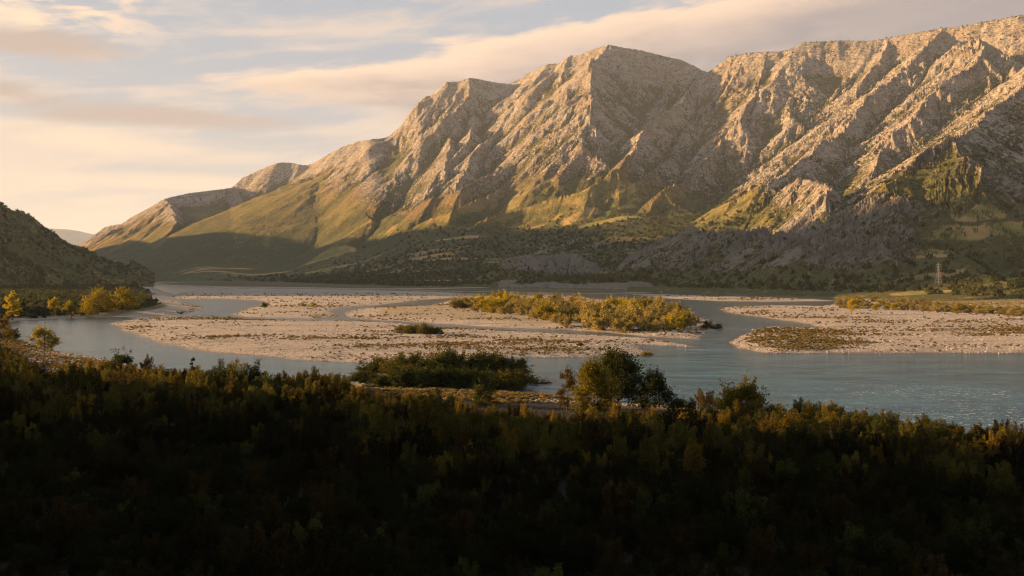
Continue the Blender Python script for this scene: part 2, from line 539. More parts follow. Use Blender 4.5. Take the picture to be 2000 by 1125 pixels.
def build_mountain():
    cols = np.concatenate([np.linspace(-450, -20, 44), np.linspace(-18, 2018, 1180), np.linspace(2030, 2600, 70)])
    nrow = 560
    d0 = foot_d(cols) * 0.90 - 60
    d1 = sky_d(cols)
    d1 = _smooth(d1, 25) * 1.10 + 150
    tt = np.linspace(0, 1, nrow)[:, None]
    D = (d0[None] * (d1 / d0)[None] ** tt).astype(np.float32)
    PX = np.repeat(cols[None], nrow, 0).astype(np.float32)
    X = (PX - 1000) / FOC * D
    Y = D.copy()
    Z = mountain_height(PX, D, X, Y).astype(np.float32)
    f = foot_d(PX)
    up = np.clip((D - f) / (np.interp(PX, _SKS, _base_ds) - f), 0, 1.2)
    on = sstep(D - f, 0, 500)
    grassy = sstep(PX, 780, 560)                     # smooth grassy left shoulder
    rugged = 1 - 0.40 * grassy
    hill = sstep(PX, 930, 1000) * sstep(PX, 1900, 1700) * sstep(Z, 20, 50) * sstep(Z, 230, 170)
    Z += on * 25 * fbm(X, Y, 900, 3, 0.5, 11)
    for k, (wl, amp) in enumerate([(430, 26), (230, 15), (120, 7.5), (62, 3.8), (34, 2.0)]):
        gx, gy = curv_grad(Z, X, Y)
        sl = np.sqrt(gx * gx + gy * gy)
        a = amp * sstep(sl, 0.10, 0.55) * on * rugged
        a = a * (0.25 + 0.30 * sstep(PX, 1380, 1520) * sstep(up, 0.12, 0.25) + 0.75 * sstep(up, 0.42, 0.72) * (1 - 0.4 * sstep(PX, 1380, 1520)) + 0.15 * hill) * (1 - 0.75 * sstep(up, 0.9, 1.0))
        Z += (a * gully(X, Y, gx, gy, wl, k + 1)).astype(np.float32)
    for k, (wl, amp) in enumerate([(230, 9), (115, 3.5)]):
        gx, gy = curv_grad(Z, X, Y)
        Z += (amp * hill * sstep(np.sqrt(gx * gx + gy * gy), 0.08, 0.35) * gully(X, Y, gx, gy, wl, k + 21)).astype(np.float32)
    crag = fbm(X, Y, 120, 5, 0.55, 31, ridged=True)
    gx, gy = curv_grad(Z, X, Y)
    sl = np.sqrt(gx * gx + gy * gy)
    rocky_zone = sstep(fbm(X, Y, 420, 4, 0.5, 41) + 0.5 * (sl - 0.55) + 0.25 * up, 0.0, 0.35)
    Z += on * rugged * 4 * crag * (0.35 + 0.65 * rocky_zone) * (1 - 0.7 * hill) * sstep(sl, 0.2, 0.6)
    th = R(38)
    acr, aln = Z * math.cos(th) - X * math.sin(th), Z * math.sin(th) + X * math.cos(th)
    def saw(q):
        q = q - np.floor(q)
        return np.where(q < 0.78, q / 0.78, (1 - q) / 0.22)
    rib = saw(acr / 105 + 1.2 * fbm(X, Y, 420, 4, 0.55, 33) + 0.5 * perlin(aln / 260, acr / 200, 35)) + 0.5 * saw(acr / 38 + 1.0 * fbm(X, Y, 200, 4, 0.55, 36)) - 0.75
    Z += on * rugged * 7.5 * rib * np.maximum(sstep(up, 0.42, 0.68), 0.6 * sstep(PX, 1400, 1560) * sstep(up, 0.14, 0.28)) * sstep(sl, 0.25, 0.6) * (1 - 0.7 * sstep(up, 0.92, 1.0)) * (0.4 + 0.6 * sstep(fbm(X, Y, 500, 3, 0.5, 39), -0.2, 0.25))
    Z += on * 1.2 * fbm(X, Y, 40, 3, 0.5, 51)
    # river bluff in the middle and the low terraces above it
    bl = sstep(PX, 955, 985) * sstep(PX, 1330, 1230)
    step_ = sstep(D - f + 16 * fbm(X, Y, 90, 4, 0.6, 61), 8, 40) * (11 + 8 * fbm(X, Y, 70, 4, 0.55, 62))
    Z += bl * step_ * sstep(f + 900 - D, 0, 700)
    # terraces on the gentle lower slopes
    ter = sstep(sl, 0.42, 0.2) * on
    Z += ter * 2.5 * np.sin(Z / 9.0 + 3 * fbm(X, Y, 260, 3, 0.5, 71))
    # keep the skyline at its surveyed height
    py = HOR - (Z - EYE) / D * FOC
    top = py.min(0)
    want = sky_py(cols)
    fac = (HOR - want) / np.maximum(HOR - top, 4)
    fac = _smooth(np.clip(fac, 0.7, 1.35), 9)
    Z = (Z - EYE) * (1 + (fac[None] - 1) * sstep(up, 0.45, 0.95)) + EYE
    Z = Z.astype(np.float32)
    gx, gy = curv_grad(Z, X, Y)
    sl = np.sqrt(gx * gx + gy * gy)
    # hollow or crest: difference to a wide average
    def blur(a, n):
        for ax in (0, 1):
            c = np.cumsum(np.pad(a, [(n + 1, n) if i == ax else (0, 0) for i in (0, 1)], mode='edge'), ax, dtype=np.float64)
            a = ((c[2 * n + 1:] - c[:-2 * n - 1]) if ax == 0 else (c[:, 2 * n + 1:] - c[:, :-2 * n - 1])) / (2 * n + 1)
        return a
    hol = (blur(Z, 9) - Z) / 12.0
    hol2 = np.clip((blur(Z, 30) - Z) / 40.0, -1.2, 1.2)
    rocky = sstep(sl + 0.45 * fbm(X, Y, 260, 5, 0.6, 81) - 0.22 * hol - 0.28 * hol2 + 0.20 * sstep(up, 0.3, 0.8) + 0.12 * sstep(PX, 1350, 1600) - 0.45 * grassy * sstep(up, 1.0, 0.8), 0.56, 1.02)
    rocky = np.maximum(rocky, 0.8 * hill * sstep(sl + 1.3 * fbm(X, Y, 170, 5, 0.6, 82) - 0.6 * hol, 0.36, 0.85))
    rocky = rocky * (0.15 + 0.85 * np.maximum(sstep(up + 0.34 * sstep(PX, 1420, 1600) * sstep(up, 0.14, 0.26), 0.44, 0.76), hill))
    scrub = sstep(0.97 - up - 0.12 * sstep(PX, 1450, 1750) * sstep(up, 0.2, 0.4) + 0.80 * fbm(X, Y, 380, 5, 0.6, 91) + 0.35 * hol + 0.42 * hol2, 0.0, 0.50) * (1 - 0.35 * rocky)
    scrub = np.clip(np.maximum(scrub, 0.55 * sstep(fbm(X, Y, 240, 4, 0.6, 93) + 0.25 * hol + 0.4 * hol2, -0.15, 0.45)) + 0.25 * sstep(up, 0.85, 1.0) * sstep(PX, 1380, 1480) * sstep(fbm(X, Y, 160, 4, 0.6, 95), -0.1, 0.3), 0, 1)
    scrub *= 1 - 0.25 * grassy * sstep(up, 0.35, 0.6)
    scrub *= 1 - 0.6 * hill * rocky
    cliff = bl * sstep(sl, 0.22, 0.42) * sstep(f + 130 - D, 0, 60)
    rocky = np.maximum(rocky, cliff)
    scrub *= 1 - cliff
    # harvested fields and terraces on the lower slopes
    field = sstep(fbm(X * 0.55 + 40, Y * 2.0, 260, 3, 0.5, 101), 0.14, 0.24) * sstep(sl, 0.45, 0.25) * sstep(up, 0.02, 0.10) * sstep(up, 0.42, 0.30)
    for a, b, rx, ry in [(1215, 379, 95, 70), (1090, 414, 150, 40), (1130, 420, 110, 30), (1030, 428, 110, 30), (1330, 418, 60, 40), (1185, 432, 150, 40), (1700, 467, 130, 18),
                         (1880, 455, 90, 16), (1970, 448, 90, 18), (1905, 421, 60, 22), (1800, 572, 42, 30), (760, 455, 90, 40), (640, 497, 160, 40), (900, 465, 120, 26), (1000, 400, 90, 40)]:
        jc = int(np.argmin(np.abs(cols - a)))
        hit = np.where(HOR - (Z[:, jc] - EYE) / D[:, jc] * FOC <= b)[0]
        if len(hit) == 0:
            continue
        x0, y0 = X[hit[0], jc], Y[hit[0], jc]
        e = ((X - x0) / rx) ** 2 + ((Y - y0) / (ry * 1.6)) ** 2 + 0.7 * fbm(X, Y, 70, 3, 0.5, 111)
        field = np.maximum(field, sstep(e, 1.0, 0.75) * sstep(sl, 1.0, 0.6))
    scrub *= 1 - field
    rocky *= 1 - field
    globals()['MTN'] = dict(X=X, Y=Y, Z=Z, PX=PX, D=D, sl=sl, up=up, scrub=scrub, rocky=rocky, field=field, f=f)
    return grid_mesh('mountain', X, Y, Z, mountain_material(), dict(rocky=rocky, scrub=scrub, field=field, up=up, grassy=grassy, hol=hol2))


def mountain_material():
    m, g, out = material('limestone_slopes')
    co = g.n('ShaderNodeNewGeometry').outputs['Position']
    rocky, scrub, field, up, grassy = (g.attr(k) for k in ('rocky', 'scrub', 'field', 'up', 'grassy'))
    n_big = g.noise(co, 0.004, 5, 0.55)
    n_mid = g.noise(co, 0.02, 6, 0.62)
    n_fin = g.noise(co, 0.09, 5, 0.65)
    hol = g.attr('hol')
    rock = g.mix(g.ss(n_mid, 0.32, 0.68), (0.110, 0.098, 0.086), (0.290, 0.258, 0.222))
    rock = g.mix(g.ss(n_fin, 0.42, 0.72), rock, (0.46, 0.415, 0.36))
    rock = g.mix(g.m('MULTIPLY', g.ss(n_big, 0.46, 0.64), 0.4), rock, (0.25, 0.18, 0.11))
    rock = g.mix(g.ss(up, 0.40, 0.20), rock, g.mix(n_fin, (0.120, 0.108, 0.090), (0.300, 0.270, 0.225)))
    crx, cry, crz = g.sep(co)
    crev = g.noise(g.xyz(crx, cry, g.m('MULTIPLY', crz, 0.4)), 0.040, 8, 0.72)
    rock = g.mix(g.m('MULTIPLY', g.ss(crev, 0.47, 0.36), g.ss(up, 0.2, 0.45, 0.35, 1.0)), rock, (0.045, 0.042, 0.040))
    soil = g.mix(n_mid, (0.19, 0.120, 0.052), (0.31, 0.205, 0.095))
    grass = g.mix(g.ss(n_mid, 0.35, 0.65), (0.095, 0.100, 0.030), (0.235, 0.185, 0.062))
    open_ = g.mix(g.ss(g.m('ADD', up, g.m('MULTIPLY', g.m('SUBTRACT', n_big, 0.5), 0.9)), 0.45, 0.85), grass, soil)
    open_ = g.mix(g.m('MULTIPLY', g.ss(hol, 0.0, 0.7), 0.7), open_, (0.085, 0.092, 0.028))
    open_ = g.mix(g.m('MULTIPLY', grassy, 0.5), open_, (0.14, 0.118, 0.038))
    rk = g.ss(g.m('ADD', rocky, g.m('MULTIPLY', g.m('SUBTRACT', n_fin, 0.5), 1.3)), 0.35, 0.62)
    c = g.mix(rk, open_, rock)
    # single bushes and woods: dark dots that close up where scrub is high
    vd = g.voro(co, 0.075)
    vd2 = g.voro(g.vm('ADD', co, (37.0, 11.0, 5.0)), 0.034)
    s2 = g.m('ADD', scrub, g.m('MULTIPLY', g.m('SUBTRACT', n_mid, 0.5), 1.1))
    s2 = g.m('ADD', s2, g.m('MULTIPLY', g.m('SUBTRACT', g.noise(co, 0.009, 4, 0.6), 0.5), 1.6))
    dot = g.m('MAXIMUM', g.ss(g.m('SUBTRACT', vd, g.m('MULTIPLY', s2, 0.62)), 0.12, 0.0), g.m('MULTIPLY', g.ss(g.m('SUBTRACT', vd2, g.m('MULTIPLY', s2, 0.55)), 0.06, -0.04), 0.9))
    dot = g.m('MULTIPLY', dot, g.ss(s2, 0.05, 0.3))
    bush = g.mix(g.noise(co, 0.035, 4, 0.6), (0.040, 0.046, 0.018), (0.115, 0.118, 0.040))
    c = g.mix(g.m('MULTIPLY', dot, 0.92), c, bush)
    fcol = g.mix(g.ss(g.noise(co, 0.008, 3), 0.4, 0.6), (0.44, 0.29, 0.13), (0.19, 0.20, 0.055))
    c = g.mix(g.m('MULTIPLY', field, 0.9), c, fcol)
    h = g.m('ADD', g.m('MULTIPLY', n_fin, 13.0), g.m('MULTIPLY', g.noise(co, 0.22, 4, 0.7), 5.0))
    h = g.m('ADD', h, g.m('MULTIPLY', dot, 5.0))
    h = g.m('ADD', h, g.m('MULTIPLY', g.m('MULTIPLY', n_mid, rk), 30.0))
    principled(g, out, c, 0.95, g.bump(h, 0.9, 1.0), 0.1)
    return m


build_mountain()


def build_far():
    # blue ridge far down the valley
    sil = np.array([(-900, 452), (-300, 446), (40, 440), (85, 441), (131, 444), (149, 447), (184, 455), (230, 466), (300, 480), (500, 500), (900, 515)], float)
    cols = np.linspace(-900, 900, 220)
    t = np.linspace(-1, 1, 24)[:, None]
    d = 30000 + t * 3500
    PX = np.repeat(cols[None], 24, 0)
    top = EYE + (HOR - np.interp(PX, sil[:, 0], sil[:, 1])) / FOC * 30000
    X = (PX - 1000) / FOC * (30000 + 0 * t)
    Y = d + 0 * PX
    Z = top * (1 - np.abs(t)) ** 0.8 + 60 * fbm(X, Y, 2500, 4, 0.5, 3) * (1 - np.abs(t)) - 20 * np.abs(t)
    m, g, out = material('far_slopes')
    co = g.n('ShaderNodeNewGeometry').outputs['Position']
    principled(g, out, g.mix(g.noise(co, 0.002, 5), (0.06, 0.065, 0.04), (0.2, 0.17, 0.12)), 0.95)
    grid_mesh('distant_mountains', X, Y, Z, m)


build_far()


# ------------------------------------------------------------------ the near side of the valley: hill on the left, unseen slopes added to cast shade
HILL = [(0.40, np.array([P(236, 551, 5100), P(226, 535, 4850), P(196, 513, 4300), P(163, 487, 3950), P(146, 480, 3700), P(107, 457, 3400), P(80, 438, 3200), P(64, 423, 3050),
                         P(43, 414, 2950), P(24, 411, 2870), P(0, 394, 2800), P(-80, 360, 2600), P(-300, 290, 2500), P(-700, 205, 2300), P(-1100, 180, 2200)])),
        (0.45, np.array([P(64, 423, 3050), P(50, 470, 2700), P(60, 520, 2300)])),
        (0.45, np.array([P(149, 480, 3700), P(165, 515, 3300), P(190, 540, 2900)])),
        (0.45, np.array([P(-80, 360, 2600), P(-90, 430, 2250), P(-60, 500, 1950)]))]


def hill_z(X, Y):
    best = np.full(X.shape, -60.0)
    wx = X + 25 * fbm(X, Y, 260, 4, 0.5, 2)
    wy = Y + 25 * fbm(X, Y, 260, 4, 0.5, 6)
    for s, q in HILL:
        for a, b in zip(q[:-1], q[1:]):
            dx, dy = b[0] - a[0], b[1] - a[1]
            t = np.clip(((wx - a[0]) * dx + (wy - a[1]) * dy) / (dx * dx + dy * dy), 0, 1)
            dd = np.hypot(wx - a[0] - t * dx, wy - a[1] - t * dy)
            best = np.maximum(best, a[2] + t * (b[2] - a[2]) - 1.3 * s * dd)
    return best


def west_shade_z(X, Y):  # unseen ridge left of the view, profile shaped to shade the lower mountain
    H = np.interp(Y, [-4000, -600, 0, 2550, 2850, 3150, 3550, 4850, 5500, 6800, 7900, 8700], [600, 560, 420, 420, 770, 1080, 1200, 1200, 1030, 830, 620, 440])
    return H * np.exp(-((X + 4700) / np.interp(Y, [4000, 7000], [1350.0, 1000.0])) ** 2)


def near_shade_z(X, Y):  # unseen hill beside and behind the camera, added to shade the foreground
    z = 140 * np.exp(-((X + 520) / 200) ** 2) * sstep(Y, 370, 260) * sstep(Y, -700, -400)
    z = z + 130 * sstep(-Y, 90, 420) * sstep(X, 900, 100)
    return z


def build_hill():
    cols = np.linspace(-520, 300, 330)
    nrow = 260
    tt = np.linspace(0, 1, nrow)[:, None]
    d0 = np.full(cols.shape, 1150.0)
    d1 = np.interp(cols, [-520, 0, 150, 300], [3300, 3400, 4300, 5600])
    D = d0[None] * (d1 / d0)[None] ** tt
    PX = np.repeat(cols[None], nrow, 0)
    X = (PX - 1000) / FOC * D
    Y = D
    Z = hill_z(X, Y)
    on = sstep(Z, 0, 40)
    for k, (wl, amp) in enumerate([(240, 10), (120, 7), (60, 4), (30, 2.2)]):
        gx, gy = curv_grad(Z, X, Y)
        Z = Z + on * amp * sstep(np.hypot(gx, gy), 0.1, 0.4) * gully(X, Y, gx, gy, wl, k + 11)
    Z = Z + on * 3 * fbm(X, Y, 45, 4, 0.6, 15, ridged=True)
    py = HOR - (Z - EYE) / D * FOC
    q = np.array([(0, 394), (8, 402), (24, 411), (43, 414), (64, 423), (80, 438), (107, 457), (133, 474), (149, 480), (171, 487), (192, 501), (213, 513), (235, 523), (253, 533), (258, 541)], float)
    want = np.interp(cols, q[:, 0], q[:, 1])
    fac = np.clip((HOR - want) / np.maximum(HOR - py.min(0), 3), 0.6, 1.5)
    fac = np.where((cols > 0) & (cols < 255), _smooth(fac, 5), 1.0)
    Z = np.where(Z > EYE, (Z - EYE) * fac[None] + EYE, Z)
    gx, gy = curv_grad(Z, X, Y)
    rocky = sstep(np.hypot(gx, gy) + 0.5 * fbm(X, Y, 120, 4, 0.6, 17), 0.45, 0.85)
    scrub = np.clip(0.75 + 0.5 * fbm(X, Y, 160, 4, 0.6, 19) - 0.5 * rocky, 0, 1)
    z0 = np.zeros_like(Z)
    grid_mesh('hillside', X, Y, Z, bpy.data.materials['limestone_slopes'], dict(rocky=rocky * 0.30, scrub=np.clip(scrub + 0.45, 0, 1), field=z0, up=z0 + 0.2, grassy=z0, hol=z0))
    globals()['HIL'] = dict(X=X, Y=Y, Z=Z)


build_hill()


def build_surround():
    az = np.radians(np.linspace(31.2, 328.8, 420))
    r = np.concatenate([np.linspace(8, 400, 60), np.geomspace(410, 9800, 150)])
    AZ, RR = np.meshgrid(az, r)
    X, Y = np.sin(AZ) * RR, np.cos(AZ) * RR
    Z = 2.5 + 2 * fbm(X, Y, 120, 4, 0.5, 21)
    hz = hill_z(X, Y)
    Z = np.maximum(Z, hz)
    wz = west_shade_z(X, Y)
    Z = Z + wz * (1 + 0.40 * fbm(X, Y, 800, 5, 0.55, 23)) + near_shade_z(X, Y) * (1 + 0.1 * fbm(X, Y, 80, 4, 0.5, 25))
    # keep clear of the view on the river side
    Z = np.where((Y > 0) & (X > 0), np.minimum(Z, 4), Z)
    m, g, out = material('unseen_slopes')
    co = g.n('ShaderNodeNewGeometry').outputs['Position']
    principled(g, out, g.mix(g.noise(co, 0.02, 6, 0.6), (0.03, 0.035, 0.015), (0.11, 0.09, 0.05)), 0.95)
    grid_mesh('unseen_shade_terrain', X, Y, Z, m)  # ground outside the view, carrying the added shade-casting ridges


build_surround()

# ------------------------------------------------------------------ river bed, gravel bars and banks
BARS = {
    'near_bar': [(213, 631), (267, 623), (341, 620), (427, 618), (500, 625), (588, 627), (687, 627.5), (767, 631), (873, 640.5), (1000, 647), (1133, 654), (1227, 659), (1307, 666),
                 (1360, 678), (1293, 676), (1240, 672), (1255, 684), (1280, 693), (1213, 695), (1144, 698), (1040, 698), (900, 706), (719, 709), (660, 707), (580, 703), (500, 695),
                 (427, 690), (373, 683), (325, 673), (293, 662), (250, 648)],
    'island': [(670, 614), (687, 606), (713, 602), (767, 600), (833, 598), (873, 588), (920, 580), (1000, 574), (1101, 574), (1160, 584), (1260, 590), (1333, 600), (1370, 620),
               (1418, 638), (1414, 644), (1376, 650), (1374, 660), (1368, 663), (1267, 658), (1187, 650), (1107, 645), (1000, 641), (873, 634), (793, 628), (727, 625), (684, 620)],
    'mid_bar': [(333, 580), (349, 573), (400, 567), (500, 564), (600, 565), (687, 566.5), (767, 568), (850, 570), (935, 574), (925, 580), (870, 583), (833, 585), (790, 590), (753, 595), (673, 600), (645, 608), (655, 614),
                (671, 619), (610, 622), (542, 621), (475, 619), (452, 614), (482, 605), (504, 597), (520, 591), (497, 586), (430, 583), (347, 584)],
    'far_flat': [(285, 554), (340, 551.5), (420, 549), (520, 546), (960, 545), (1000, 561), (960, 562), (800, 565), (700, 564.5), (560, 562), (420, 560.5), (310, 557)],
    'flat': [(800, 567), (900, 564.8), (1000, 564.2), (1150, 567), (1280, 571), (1180, 574), (1100, 573), (1000, 571), (900, 570)],
    'strip': [(1220, 573), (1300, 575), (1400, 578), (1500, 581), (1600, 585), (1640, 588), (1500, 589.5), (1400, 588), (1300, 583)],
    'right_bar': [(1407, 605), (1421, 600), (1500, 597), (1607, 598), (1650, 588), (1640, 581), (1900, 581), (2500, 590), (2500, 641), (1700, 641), (1600, 640), (1580, 634), (1500, 621), (1432, 613)],
    'right_near': [(1427, 667), (1448, 656), (1467, 646), (1500, 638), (1588, 641), (1700, 639), (2500, 639), (2500, 690), (2000, 690), (1700, 690), (1500, 690), (1480, 687), (1448, 680), (1433, 673)],
    'left_bank': [(-500, 650), (8, 633), (27, 629), (72, 625), (133, 621), (187, 620), (261, 620), (330, 617), (365, 613), (400, 602), (373, 596), (355, 590), (333, 583), (347, 577), (320, 570),
                  (290, 559), (267, 552), (200, 547), (-500, 547)],
    'islet': [(688, 750), (720, 738), (850, 730), (1000, 728), (1050, 737), (1077, 746), (1040, 751), (950, 757), (900, 758), (767, 758), (700, 756)],
    'near_bank': [(-700, 640), (-100, 648), (0, 655), (30, 658), (60, 670), (100, 684), (150, 692), (200, 700), (260, 715), (330, 738), (420, 750), (520, 755), (620, 757), (700, 758), (760, 759),
                  (860, 760), (960, 762), (1000, 768), (1060, 771), (1100, 775), (1200, 790), (1300, 796), (1400, 801), (1500, 806), (1600, 816), (1700, 833), (1800, 844), (1900, 851),
                  (2000, 858), (2500, 892), (2700, 1700), (-900, 1700)],
}
BARS = {k: np.array([G(*p) for p in v]) for k, v in BARS.items()}
BARS['near_bank'][-2:] = [(900, -600), (-1200, -600)]


def sdist(poly, X, Y):
    """signed distance in metres, positive inside"""
    d2 = np.full(X.shape, 1e12, np.float32)
    ins = np.zeros(X.shape, bool)
    q = np.roll(poly, -1, 0)
    for (ax, ay), (bx, by) in zip(poly, q):
        ex, ey = bx - ax, by - ay
        wx, wy = X - ax, Y - ay
        t = np.clip((wx * ex + wy * ey) / (ex * ex + ey * ey + 1e-9), 0, 1)
        dd = (wx - t * ex) ** 2 + (wy - t * ey) ** 2
        np.minimum(d2, dd, out=d2)
        c = (ay > Y) != (by > Y)
        if ay != by:
            ins ^= c & (X < ax + (Y - ay) / (by - ay) * ex)
    return np.where(ins, np.sqrt(d2), -np.sqrt(d2))


def ground_fields(X, Y):
    X = np.asarray(X, np.float32)
    Y = np.asarray(Y, np.float32)
    far = np.clip(Y / 420.0, 0.5, 4.0)
    S = {k: sdist(v, X, Y) for k, v in BARS.items()}
    jit = (3.0 * fbm(X, Y, 38, 4, 0.55, 3) + 1.2 * fbm(X, Y, 9, 2, 0.5, 9)) * far
    S = {k: v + jit * (0.6 if k in ('flat', 'strip', 'far_flat') else 1.0) for k, v in S.items()}
    bars = np.max(np.stack([v for k, v in S.items() if k not in ('near_bank', 'left_bank')]), 0)
    sd = np.max(np.stack(list(S.values())), 0)
    L = 9 * far
    up = 1.0 * (1 - np.exp(-np.clip(sd, 0, None) / L)) + 0.02 * np.clip(sd, 0, 12)
    dn = -1.7 * (1 - np.exp(np.clip(sd, None, 0) / (L * 1.3)))
    Z = np.where(sd > 0, up + 0.22 * fbm(X, Y, 26, 4, 0.5, 13) * sstep(sd, 0, 8) + 0.5 * fbm(X, Y, 120, 2, 0.5, 14) * sstep(sd, 4, 30), dn)
    # shallows with cobbles just under the surface
    Z = np.where(sd <= 0, Z + 1.0 * fbm(X * 0.5, Y, 60, 4, 0.5, 15) * sstep(-sd, 2, 25), Z)
    Z = Z + 0.7 * sstep(S['near_bank'], 4, 26) + 0.7 * fbm(X, Y, 50, 3, 0.5, 16) * sstep(S['near_bank'], 10, 40)
    Z = Z + sstep(S['left_bank'], 5, 40) * 2.0 + 10 * sstep(S['left_bank'], 200, 1500)
    Z = Z + 1.0 * sstep(S['islet'], 1, 6) + 0.8 * sstep(S['island'], 8, 40)
    Z = Z + 3.5 * sstep(S['right_bar'], 60, 220) * sstep(X / np.maximum(Y, 1), 0.25, 0.36) * sstep(Y, 820, 960)
    return Z, sd, S


def build_river():
    rows = np.concatenate([np.linspace(545.2, 560, 36), np.linspace(560.6, 600, 70), np.linspace(600.8, 720, 130), np.linspace(721, 800, 60), np.linspace(803, 1300, 90)])[::-1]
    cols = np.linspace(-160, 2160, 900)
    D = EYE * FOC / (rows - HOR)
    Y = np.repeat(D[:, None], len(cols), 1).astype(np.float32)
    X = ((cols[None] - 1000) / FOC * D[:, None]).astype(np.float32)
    Z, sd, S = ground_fields(X, Y)
    # how green: thick on the banks, patches of dry herbs on the bars
    tuft = fbm(X * 0.6, Y, 22, 5, 0.6, 23)
    patch = fbm(X * 0.5, Y, 70, 4, 0.55, 27)
    veg = 0.62 * sstep(patch + 0.5 * tuft, 0.12, 0.42) * sstep(sd, 4, 16)
    veg = np.where(S['near_bank'] > 0, np.clip(sstep(S['near_bank'], 3, 14), 0, 1), veg)
    rb = sstep(S['right_bar'], 60, 120) * sstep(Y, 850, 930)
    lb = sstep(S['left_bank'] - 14 * sstep(X / Y, -0.46, -0.40), 8, 22)
    fl = sstep(S['far_flat'], 5, 60) * 0.85
    ft = sstep(S['flat'], 0, 20) * 0.8
    isl = sstep(S['island'], 18, 30) * 0.5
    dry = veg.copy()
    veg = np.maximum.reduce([veg, lb, rb, fl, ft, isl])
    green = np.maximum.reduce([lb, fl, ft, sstep(S['near_bank'], 3, 14), 0.3 * rb])
    m, g, out = material('river_gravel')
    co = g.n('ShaderNodeNewGeometry').outputs['Position']
    v = g.attr('veg')
    gr = g.attr('green')
    sdv = g.attr('shore')
    n1 = g.noise(co, 0.10, 6, 0.65)
    n2 = g.noise(co, 0.9, 5, 0.7)
    peb = g.voro(co, 1.4, 1)
    pebd = g.voro(co, 1.4, 0)
    grav = g.mix(g.ss(n1, 0.35, 0.65), (0.265, 0.236, 0.200), (0.38, 0.340, 0.290))
    pebg = g.n('ShaderNodeRGBToBW')
    g.put(pebg.inputs[0], peb)
    grav = g.mix(0.55, grav, g.mix(pebg.outputs[0], (0.135, 0.118, 0.100), (0.50, 0.450, 0.390)))
    gx_, gy_, gz_ = g.sep(co)
    strk = g.noise(g.xyz(g.m('MULTIPLY', gx_, 0.22), gy_, 0.0), 0.085, 6, 0.6, 0.4)
    grav = g.mix(g.m('MULTIPLY', g.ss(strk, 0.50, 0.66), 0.65), grav, (0.165, 0.145, 0.122))
    grav = g.mix(g.m('MULTIPLY', g.ss(strk, 0.42, 0.30), 0.5), grav, (0.46, 0.41, 0.35))
    wet = g.ss(g.m('ADD', sdv, g.m('MULTIPLY', g.m('SUBTRACT', n1, 0.5), 5.0)), 3.6, -0.3)
    grav = g.mix(g.m('MULTIPLY', wet, 0.68), grav, (0.13, 0.11, 0.085))
    herb = g.mix(g.ss(n1, 0.4, 0.62), (0.25, 0.18, 0.080), (0.195, 0.160, 0.058))
    gre = g.mix(n1, (0.028, 0.032, 0.013), (0.08, 0.078, 0.03))
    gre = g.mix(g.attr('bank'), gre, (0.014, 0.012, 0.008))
    c = g.mix(g.ss(g.m('ADD', v, g.m('MULTIPLY', g.m('SUBTRACT', n2, 0.5), 0.9)), 0.25, 0.75), grav, g.mix(gr, herb, gre))
    h = g.m('ADD', g.m('MULTIPLY', g.m('SUBTRACT', 0.6, pebd), 0.35), g.m('MULTIPLY', n2, 0.3))
    principled(g, out, c, 0.9, g.bump(h, 1.0, 1.6), 0.2)
    grid_mesh('riverbed', X, Y, Z, m, dict(veg=veg, green=green, bank=sstep(S['near_bank'], 8, 20), shore=sd / np.clip(Y / 420, 0.5, 4)))

    # water sheet, kept wherever the bed dips under it
    keep = Z < 0.12
    mw, g, out = material('river_water')
    co = g.n('ShaderNodeNewGeometry').outputs['Position']
    dep = g.attr('depth')
    xx, yy, zz = g.sep(co)
    flow = g.xyz(g.m('MULTIPLY', xx, 0.45), yy, 0.0)
    r1 = g.noise(flow, 0.55, 5, 0.6, 0.4)
    r2 = g.noise(flow, 2.4, 4, 0.65, 0.3)
    r3 = g.noise(flow, 0.09, 4, 0.55, 0.5)
    rap = g.attr('rapid')
    hgt = g.m('ADD', g.m('MULTIPLY', r1, g.m('MULTIPLY_ADD', rap, 0.5, 0.24)), g.m('MULTIPLY', r2, g.m('MULTIPLY_ADD', rap, 0.16, 0.09)))
    hgt = g.m('ADD', hgt, g.m('MULTIPLY', r3, 0.6))
    nrm = g.bump(hgt, 1.0, 1.0)
    body = g.mix(g.ss(r3, 0.36, 0.64), (0.008, 0.060, 0.090), (0.032, 0.130, 0.158))
    foam = g.m('MULTIPLY', g.ss(g.m('ADD', r2, g.m('MULTIPLY', r1, 0.6)), 0.90, 0.99), rap)
    foam = g.m('MINIMUM', g.m('MULTIPLY', foam, 1.5), 1.0)
    body = g.mix(foam, body, (0.75, 0.74, 0.72))
    tr = g.n('ShaderNodeBsdfTransparent')
    tr.inputs[0].default_value = (0.72, 0.84, 0.84, 1)
    df = g.n('ShaderNodeBsdfDiffuse')
    g.put(df.inputs[0], body)
    g.put(df.inputs['Normal'], nrm)
    op = g.m('SUBTRACT', 1.0, g.m('POWER', 2.718, g.m('MULTIPLY', g.m('MAXIMUM', dep, 0.0), -1.25)))
    op = g.m('MAXIMUM', op, foam)
    mx1 = g.n('ShaderNodeMixShader')
    g.put(mx1.inputs[0], op)
    g.t.links.new(tr.outputs[0], mx1.inputs[1])
    g.t.links.new(df.outputs[0], mx1.inputs[2])
    gl = g.n('ShaderNodeBsdfGlossy')
    gl.inputs['Roughness'].default_value = 0.09
    g.put(gl.inputs['Normal'], nrm)
    fr = g.n('ShaderNodeFresnel')
    fr.inputs[0].default_value = 1.33
    mx2 = g.n('ShaderNodeMixShader')
    g.put(mx2.inputs[0], g.m('MULTIPLY', g.m('MINIMUM', g.m('MULTIPLY', fr.outputs[0], 0.90), 0.9), g.m('SUBTRACT', 1.0, foam)))
    g.t.links.new(mx1.outputs[0], mx2.inputs[1])
    g.t.links.new(gl.outputs[0], mx2.inputs[2])
